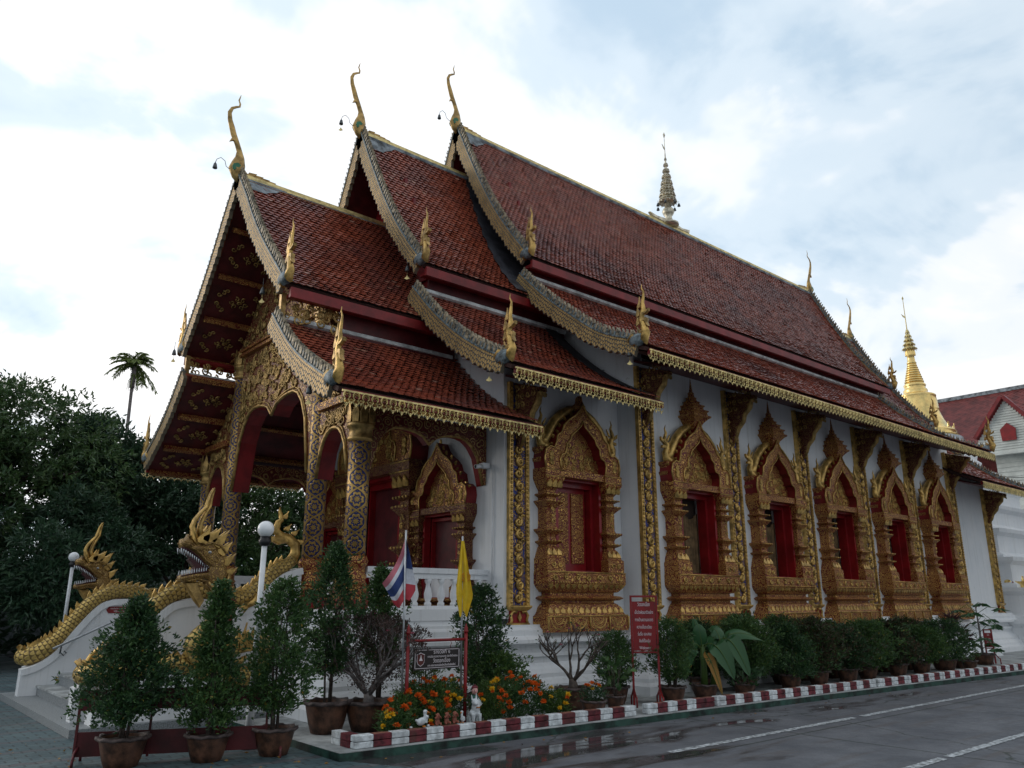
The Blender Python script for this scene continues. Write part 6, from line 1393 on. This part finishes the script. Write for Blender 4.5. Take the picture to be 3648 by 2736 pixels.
for i,(x,l) in enumerate(((5.56,'left'),(5.69,'middle'),(5.80,'right'))):
    t=thing('terracotta_figurine','%s one of three seated terracotta figures covering their faces on the brick kerb'%l,'garden figurine',(x,7.85,zk)); mb=MB(); y=7.85; z=zk
    mb.ell((x,y,z+.035),(.032,.028,.036),12,8); mb.ell((x,y,z+.075),(.027,.023,.03),12,8); mb.ell((x,y-.006,z+.108),(.024,.022,.024),12,8)
    for d in (-1,1): mb.tube([(x+d*.028,y,z+.085),(x+d*.038,y-.018,z+.075),(x+d*.014,y-.03,z+.098 if i<2 else z+.11)],[.011,.01,.009],7); mb.tube([(x+d*.02,y,z+.02),(x+d*.032,y-.028,z+.022),(x+d*.028,y-.032,z+.004)],[.014,.012,.01],7); mb.ell((x+d*.023,y,z+.115),(.007,.005,.008),6,5)
    fig_build(mb,'figure_body','terra',t,.004)
for x in (5.22,5.45):
    t=MB(); t.ell((x,7.87,zk+.008),(.02,.014,.011),8,6); tag(t.build('pebble','ceramic'),'small white pebble on the kerb, %s the larger duck'%('left of' if x<5.3 else 'right of'),'pebble')
be=thing('beast_figurine','white ceramic horned beast figurine standing on the kerb bed in front of the child figure','garden figurine',(6.2,8.0,.14)); mb=MB(); x,y,z=6.2,8.0,.15
mb.ell((x+.01,y,z+.14),(.075,.055,.05),14,10); mb.ell((x+.01,y-.02,z+.20),(.055,.05,.07),14,10); mb.ell((x-.03,y-.05,z+.265),(.042,.042,.04),14,10); mb.ell((x-.035,y-.085,z+.25),(.028,.03,.022),12,8)
for dx,dy in ((-.04,-.04),(.05,-.045),(-.03,.04),(.06,.04)): mb.tube([(x+dx,y+dy,z+.13),(x+dx*1.05,y+dy,z+.06),(x+dx*1.1,y+dy-.005,z)],[.026,.02,.022],8)
for dx,h_,r_ in ((-.065,.06,.014),(-.005,.075,.016)): mb.tube([(x+dx,y-.045,z+.29),(x+dx*1.2,y-.045,z+.29+h_)],[r_,.004],6)
for k in range(5): mb.tube([(x+.03+k*.015,y-.02+k*.01,z+.25-k*.012),(x+.055+k*.022,y-.02+k*.01,z+.305-k*.018)],[.015,.004],6)
fig_build(mb,'beast_body','ceramic',be,.005)
mb=MB(); mb.tube([(x-.02,y-.075,z+.205),(x+.03,y-.07,z+.20),(x+.05,y-.04,z+.215)],.008,5); mb.build('collar','beak',be)
ch=thing('child_figurine','painted child figurine with a dark red cap rising behind the white beast figurine','garden figurine',(6.3,8.12,.12)); mb=MB(); x,y,z=6.3,8.12,.12
mb.lathe((x,y,z),[(.06,0),(.055,.1),(.05,.22),(.055,.30),(.045,.345),(.02,.36)],14)
for d in (-1,1): mb.tube([(x+d*.045,y,z+.32),(x+d*.06,y-.03,z+.27),(x+d*.03,y-.06,z+.26)],[.018,.016,.012],8)
fig_build(mb,'figure_body','greencloth',ch,.006)
mb=MB(); c=Vector((x-.01,y-.01,z+.40)); mb.ell(c,(.040,.040,.046),14,10); mb.ell(c+Vector((-.02,-.036,-.002)),(.008,.009,.008),8,6); mb.ell(c+Vector((.038,-.005,0)),(.008,.008,.012),8,6); mb.ell(c+Vector((-.038,-.012,0)),(.008,.008,.012),8,6); hd=fig_build(mb,'head','skin',ch,.004)
mb=MB(); mb.ell(c+Vector((.006,.012,.018)),(.044,.042,.036),14,10); mb.build('hair','black',ch); mb=MB(); mb.ell(c+Vector((.006,.008,.036)),(.042,.040,.026),14,8); mb.ell(c+Vector((.008,.008,.062)),(.014,.014,.012),8,6); mb.build('cap','maroon',ch)
for dx in (-.028,.004): mb=MB(); mb.ell(c+Vector((dx-.004,-.034,.010)),(.006,.004,.004),6,5); mb.build('eye','black',ch)
mb=MB(); mb.ell(c+Vector((-.016,-.038,-.020)),(.010,.004,.004),8,5); mb.build('mouth','red_bright',ch)
# ---------------------------------------------------------------- trees, palm
def tree(lab,x,y,ztop,r,zlo,mat,seed,n=11000,ln=.19,wd=.065,name='mango_tree',trunk=True,nb=11):
    t=thing(name,lab,'tree',(x,y,0),'trees beyond the temple'); rs=np.random.default_rng(seed); mb=MB()
    if trunk: mb.tube([(x,y,0),(x+.1,y,ztop*.3),(x-.1,y+.1,ztop*.6)],[.22,.16,.09],9)
    cs=[]
    for k in range(nb):
        a=rs.uniform(0,6.28); f=rs.uniform(0,1); rr=r*rs.uniform(.35,.85)*(1-.45*max(0,f-.6)/.4); c=(x+rr*math.cos(a),y+rr*math.sin(a),lerp(zlo,ztop-r*.38,f)); cs.append((c,r*rs.uniform(.38,.6)))
        mb.tube([(x,y,max(.5,c[2]-1.2)),((x+c[0])/2,(y+c[1])/2,c[2]-.3),c],[.07,.045,.02],5)
    cs.append(((x,y,ztop-r*.42),r*.45)); mb.build('trunk','bark',t); C=[];D=[]
    per=int(n*1.5)//len(cs)
    for c,cr in cs:
        nc=per//11; v=rs.normal(size=(nc,3)); v/=np.linalg.norm(v,axis=1,keepdims=True); q=rs.uniform(.55,1,(nc,1))**.5; lump=1+.22*np.sin(v[:,:1]*7+seed)*np.sin(v[:,2:]*6)
        P=np.array(c)+v*q*cr*lump*np.array([1,1,.85]); C.append(P); D.append(v+np.array([0,0,.1]))
    C=np.concatenate(C);D=np.concatenate(D); m=C[:,2]>.15; C=C[m];D=D[m]; Cc=np.repeat(C,11,0)+rs.normal(0,.07,(len(C)*11,3)); Dd=np.repeat(D,11,0)*.8+rs.normal(0,.7,(len(C)*11,3)); Dd[:,2]-=.12
    mb=MB(); mb.quads(leaves(Cc,Dd,ln,wd,.2)); mb.build('crown',mat,t); return t
tree('tall dark tree at the left edge of the picture',-.6,25.5,8.4,3.2,2.6,'tree_leaf',1,20000,nb=16)
tree('big leafy tree just left of the palm trunk, behind the far naga',3.2,25.2,7.7,2.7,2.2,'tree_leaf',2,18000,nb=15)
tree('narrower tree crown between the big leafy tree and the palm trunk',5.3,25.6,6.9,1.6,2.2,'tree_leaf2',3,12000)
tree('small tree with drooping large leaves at the foot of the palm trunk',6.7,25.6,6.25,1.25,2.0,'tree_leaf2',4,9000,.2,.085)
tree('low dark tree right of the palm, seen left of the porch roof',8.3,25.2,5.6,1.9,1.8,'tree_leaf2',5,12000)
tree('dark tree seen between the left porch columns',10.6,24.8,5.6,2.1,1.8,'tree_leaf',6,12000); tree('dark tree seen through the middle of the porch',13.2,24.6,5.5,2.2,1.8,'tree_leaf2',7,12000); tree('dark tree seen through the right side of the porch',16.2,24.6,5.6,2.2,1.8,'tree_leaf2',8,9000)
tree('lower dark tree in front of the big leafy tree, left of the far lamp post',.6,23.2,4.6,2.2,1.3,'tree_leaf2',9,13000,name='low_tree'); tree('low dark tree at the far left edge under the tall tree',-3.0,23.8,5.4,2.4,1.3,'tree_leaf2',10,11000,name='low_tree'); tree('low dark tree behind the far naga head',4.6,23.0,4.5,1.9,1.2,'tree_leaf2',11,11000,name='low_tree')
he=MB(); C_=np.stack([NP.uniform(-14,26,16000),NP.uniform(27,29,16000),NP.uniform(.05,3.6,16000)],1); he.quads(leaves(C_,NP.normal(size=(16000,3)),.3,.14,.2)); tag(he.build('hedge','tree_leaf2'),'dark mass of undergrowth beneath and behind the trees',None,None,'stuff')
w_=thing('boundary_wall','weathered grey wall in the shade behind the trees','wall',(4,30,0)); mb=MB(); mb.box(-20,30,30,30.2,0,2.6); mb.build('wall_body','cement',w_)
mb=MB(); mb.box(-20,30,29.95,30.25,2.6,2.7); mb.build('wall_coping','cement',w_)
pm=thing('palm_tree','slender palm rising alone above the trees on the left','palm',(10.5,42.9,0)); mb=MB(); mb.tube([(10.9,43.5,0),(10.65,43.1,6),(10.52,42.94,8.6),(10.3,42.3,12.0)],[.13,.10,.085,.08],8); mb.tube([(10.3,42.3,12.0),(10.25,42.1,13.1)],[.13,.10],8); mb.build('trunk','bark_pale',pm)
rs=random.Random(5); px,py,pz=10.25,42.1,13.25
for k in range(18):
    a=k*2.4+.3; el=rs.uniform(-.4,1.3); L=rs.uniform(.8,1.25); mb=MB(); pts=[]
    for i in range(9):
        t_=i/8; rr=L*t_*math.cos(el*(1-t_*.4)); zz=L*(math.sin(el)*t_-.75*t_*t_*.8); pts.append(Vector((px+rr*math.cos(a),py+rr*math.sin(a),pz+zz)))
    mb.tube(pts,[.02*(1-i/9)+.004 for i in range(9)],4); Cs=[];Ds=[]
    for i in range(1,9):
        d=(pts[i]-pts[i-1]).normalized(); s_=d.cross(Vector((0,0,1))).normalized()
        for j in range(6):
            for sg_ in (-1,1): Cs.append(tuple(pts[i-1].lerp(pts[i],j/4))); Ds.append(tuple(d*.8+s_*sg_*1.+Vector((0,0,-.45))))
    mb.quads(leaves(np.array(Cs),np.array(Ds)+NP.normal(0,.1,(len(Cs),3)),.36,.06,.05)); mb.build('frond','palm',pm)
mb=MB()
for k in range(14): a=rs.uniform(0,6.28); mb.tube([(px,py,pz-.5),(px+.25*math.cos(a),py+.25*math.sin(a),pz-.9),(px+.3*math.cos(a),py+.3*math.sin(a),pz-1.4)],[.02,.015,.008],4)
mb.build('fruit_stalks','palm',pm)
# ---------------------------------------------------------------- chedi and distant buildings
cx,cy=33.9,13.5
cd_=thing('golden_chedi','golden bell-shaped stupa with ringed spire on white stepped tiers behind the temple','stupa',(cx,cy,0))
mb=MB(); 
for r0,z0,z1 in ((4.7,0,1.0),(4.3,1.0,2.0),(3.9,2.0,3.0),(3.5,3.0,4.0),(3.2,4.0,4.9),(2.6,4.9,5.8),(2.0,5.8,6.6)):
    mb.foot([(cx-r0,cy-r0),(cx+r0,cy-r0),(cx+r0,cy+r0),(cx-r0,cy+r0)],[(.0,z0),(.0,z0+.1),(-.15,z0+.2),(-.15,z1-.25),(0,z1-.12),(.02,z1-.0)])
mb.build('white_tiers','plaster',cd_)
mb=MB(); mb.lathe((cx,cy,6.6),[(2.0,0),(2.0,.3),(1.85,.4),(1.9,.6),(1.75,.75),(1.8,.95),(1.6,1.1)],20); mb.build('white_base','plaster',cd_)
mb=MB(); mb.lathe((cx,cy,7.7),[(1.6,0),(1.65,.06),(1.5,.15),(1.52,.3),(1.35,.36)],20); mb.build('mosaic_band','steel',cd_)
mb=MB(); mb.lathe((cx,cy,8.05),[(1.35,0),(1.38,.08),(1.25,.14),(1.32,.22),(1.28,.30),(1.15,.35),(1.12,.42),(1.05,.5),(.93,.75),(.84,1.0),(.80,1.2),(.81,1.24),(.79,1.28),(.77,1.6),(.74,1.8),(.76,1.84),(.72,1.88),(.50,1.95),(.46,2.0),(.48,2.08),(.46,2.14),(.40,2.2),(.42,2.28),(.44,2.34),(.36,2.44)],28)
z=10.49
for k in range(8): r=lerp(.38,.2,k/7); mb.lathe((cx,cy,z),[(r*.9,0),(r,.03),(r,.07),(r*.88,.10)],20); z+=.105
mb.lathe((cx,cy,z),[(.17,0),(.2,.05),(.16,.12),(.14,.35),(.19,.40),(.15,.46),(.13,.8),(.09,1.0),(.05,1.1)],16); b_=mb.build('gilded_bell','gold_leaf',cd_)
mb=MB()
for k in range(14):
    for zz,rr in ((8.38,1.24),(11.72,.18)): a=k*2*PI/14; mb.plate([(-.07,0),(-.05,.13),(0,.22),(.05,.13),(.07,0)],(cx+rr*math.cos(a),cy+rr*math.sin(a),zz),(-math.sin(a),math.cos(a),0),Z_,.03)
mb.build('lotus_petals','gold_leaf',b_)
for k in range(5): 
    mb=MB(); r=.30*(1-k*.18); zz=12.02+k*.19; mb.lathe((cx,cy,zz),[(r,0),(r*.95,.02),(r*.55,.12),(.03,.14)],14); 
    for i in range(10): a=i*.628; mb.plate([(-.02,0),(0,-.07),(.02,0)],(cx+r*math.cos(a),cy+r*math.sin(a),zz),(-math.sin(a),math.cos(a),0),Z_,.01)
    mb.build('parasol_tier','gold_pale',b_)
mb=MB(); mb.tube([(cx,cy,12.0),(cx,cy,14.3)],[.03,.012],6); mb.plate([(0,0),(.04,.1),(0,.2),(-.04,.1)],(cx,cy,14.25),hu,Z_,.02); mb.plate([(0,0),(-.16,.12),(-.1,0),(0,-.08)],(cx,cy,13.5),hu,Z_,.02); mb.build('finial_rod','gold_pale',b_)
def minis(x,y,z,s,lab):
    t=thing('small_stupa',lab,'stupa',(x,y,z)); mb=MB(); mb.lathe((x,y,z),[(.42*s,0),(.42*s,.15*s),(.34*s,.2*s),(.36*s,.32*s),(.28*s,.38*s),(.24*s,.7*s),(.27*s,.74*s),(.14*s,.82*s),(.16*s,.9*s),(.09*s,1.0*s),(.10*s,1.08*s),(.05*s,1.2*s),(.02*s,1.6*s)],14); mb.build('bell','gold_leaf',t)
    mb=MB(); 
    for k in range(10): a=k*.628; mb.plate([(-.09*s,0),(0,-.14*s),(.09*s,0)],(x+.42*s*math.cos(a),y+.42*s*math.sin(a),z),(-math.sin(a),math.cos(a),0),Z_,.03)
    mb.build('petal_skirt','gold_leaf',t)
minis(31.1,9.9,2.22,.5,'small golden stupa at the right edge on a white pedestal'); minis(36.9,12.15,3.9,.9,'golden corner stupa beside the white tiers of the chedi')
mb=MB(); mb.foot([(30.6,9.3),(33,9.3),(33,10.6),(30.6,10.6)],[(.25,0),(.25,.3),(.1,.45),(.1,1.7),(.25,1.85),(.25,2.0),(0,2.2)]); pw=thing('white_pedestal','white moulded pedestal behind the rear end of the temple','pedestal',(31.8,9.9,0)); mb.build('pedestal_body','plaster',pw)
mb=MB()
for k in range(10): mb.plate([(-.1,.16),(-.11,0),(-.04,-.06),(0,-.2),(.04,-.06),(.11,0),(.1,.16)],(30.75+k*.24,9.03,2.05),X_,Z_,.04,.01); mb.plate([(-.1,.16),(-.11,0),(0,-.2),(.11,0),(.1,.16)],(30.33,9.15+k*.2,2.05),NY,Z_,.04,.01)
mb.build('gilded_fringe','gold_leaf',pw)
el=thing('elephant_head','golden elephant head ornament with a red mark beside the white pedestal','ornament',(30.3,9.95,2.0)); mb=MB(); mb.ell((30.25,9.9,2.12),(.16,.16,.2),12,10); mb.tube([(30.13,9.85,2.1),(30.08,9.8,1.95),(30.1,9.78,1.8),(30.05,9.75,1.7)],[.08,.06,.045,.03],8)
for d in (-1,1): mb.ell((30.3+d*.12,9.88-d*.1,2.12),(.10,.05,.15),10,6)
fig_build(mb,'head','gold_leaf',el,.02); mb=MB(); mb.tube([(30.1,9.75,2.2),(30.08,9.72,2.08),(30.12,9.72,2.0)],.02,5); mb.build('red_mark','red_bright',el)
gf=thing('golden_gate','yellow and gold gate pier at the right edge behind the temple','gate',(31.3,8.9,0)); mb=MB(); mb.foot([(31.0,8.7),(31.5,8.7),(31.5,9.0),(31.0,9.0)],[(.05,0),(.05,.1),(0,.15),(0,.95),(.04,1.0),(.04,1.1),(0,1.12)]); mb.build('pier','grill',gf)
# siding house
ho=thing('siding_house','cream clapboard house with red tiled roof and red trimmed gable behind the temple','house',(44,10,0))
def lap(x,y0,y1,z0,z1,zt=None):
    mb=MB(); H_=.22 if not zt else .12; n=int((z1-z0)/H_)
    for i in range(n):
        a=z0+i*H_;b=a+H_; ya,yb=y0,y1
        if zt: ya,yb=zt(b)
        if yb-ya<.1: continue
        mb.add([(x-.035,ya,a),(x-.035,yb,a),(x,yb,b),(x,ya,b),(x+.05,ya,a),(x+.05,yb,a)],[(0,3,2,1),(0,1,5,4)])
        mb.box(x+.001,x+.1,ya,yb,a,b)
    return mb
lap(42,-12,13.47,0,8.7).build('siding_wall','siding',ho)
mb=MB(); mb.box(42.2,56,12.9,13.45,0,9); mb.build('side_wall','siding',ho)
lap(41.4,8.9,13.3,8.3,10.75,lambda b:(11.3-(10.95-b)*.98,11.3+1.35+(10.95-b)*.0-( -0) if 0 else 12.62+(10.9-b)*.75) ).build('gable_wall','siding',ho) if False else None
gy=12.55
lap(41.4,gy-1.6,gy+1.6,8.35,10.75,lambda b:(gy-(10.85-b)*.76,gy+(10.85-b)*.76)).build('gable_wall','siding',ho)
mb=MB(); mb.box(41.3,41.55,gy-2.1,gy+1.1,8.22,8.34); mb.build('gable_ledge','siding',ho)
mb=MB(); mb.box(41.15,41.3,-12,13.5,5.6,5.8);mb.box(41.3,42,-12,13.5,5.75,6.2); mb.build('storey_band','siding',ho)
for d in (-1,1):
    mb=MB(); mb.obox((41.15,gy-d*.02,10.9),(0,d*.605,-.796),(1,0,0),(0,d*.796,.605),2.3,.4,.16); mb.build('gable_trim','red',ho)
mb=MB(); mb.plate([(-.3,0),(.3,0),(.33,.55),(0,.85),(-.33,.55)],(41.33,gy,8.85),NY,Z_,.05); mb.build('red_window','red_bright',ho)
def hroof(y0,y1):
    mb=MB(); vs=[(41.8,y0,8.45),(41.8,y1,8.45),(46,y1-.0,12.3),(46,y0,12.3),(50.5,y0,8.4),(50.5,y1,8.4)]; mb.add(vs,[(0,3,2,1),(3,4,5,2)]); rf=mb.build('roof','house_tile',ho)
    mb=MB(); n=18
    V=[]
    for r in range(44):
        t=r/44; x=lerp(41.8,46,t); z=lerp(8.45,12.3,t); y=np.arange(y0+(r%2)*.15,y1,.30); k=len(y); 
        a=np.stack([np.full(k,x-.03),y,np.full(k,z+.03)],1);b=a+np.array([0,.28,0]);c=a+np.array([.13,.28,.10]);d=a+np.array([.13,0,.10]); tip=a+np.array([-.05,.14,-.03])
        V.append(np.stack([a,tip,b,c,d],1))
    mb.quads(np.concatenate(V,0)); mb.build('roof_tiles','house_tile',rf)
    mb=MB(); mb.box(45.85,46.15,y0,y1+.1,12.25,12.45); mb.build('ridge_cap','cement',rf)
hroof(-14,17.4)
wi=MB(); wi.box(41.93,41.97,12.75,13.65,4.05,5.12); wf_=wi.build('window','glass',ho); wi=MB()
for a in ((12.72,13.68,5.10,5.17),(12.72,13.68,4.0,4.07),(12.72,12.77,4.0,5.17),(13.63,13.68,4.0,5.17),(13.3,13.36,4.0,5.17)): wi.box(41.88,41.96,a[0],a[1],a[2],a[3])
wi.build('window_frame','white',wf_); wi=MB(); wi.box(41.93,41.97,11.0,12.3,4.05,5.12); wi.build('window','glass',ho)
for z,lab in ((6.3,'upper black overhead cable crossing before the cream house'),(5.9,'lower black overhead cable crossing before the cream house')):
    mb=MB(); mb.tube([(36,14.5,z+.9),(37.5,11.5,z+.3),(39,6,z-.1),(41,-6,z+.4)],.012,4); tag(mb.build('overhead_cable','black'),lab,'cable')

fl_=MB(); n=170; X_f=np.concatenate([NP.uniform(1.5,4.2,70),NP.uniform(4.6,20,100)]); Y_f=np.concatenate([NP.uniform(7.6,11,70),NP.uniform(7.0,7.75,100)]); zf=np.where(np.arange(n)<70,.014,.010)
cf=np.stack([X_f,Y_f,zf],1); df=NP.normal(size=(n,3)); df[:,2]*=.08; Lf=leaves(cf,df,.05,.022,.02); Lf[:,:,2]=np.maximum(Lf[:,:,2],.006); fl_.quads(Lf[:120]); fl_.cur=1; fl_.quads(Lf[120:]); tag(fl_.build('fallen_leaves',['banana_dry','bark']),'small dry leaves scattered on the paving and along the kerb',None,None,'stuff')
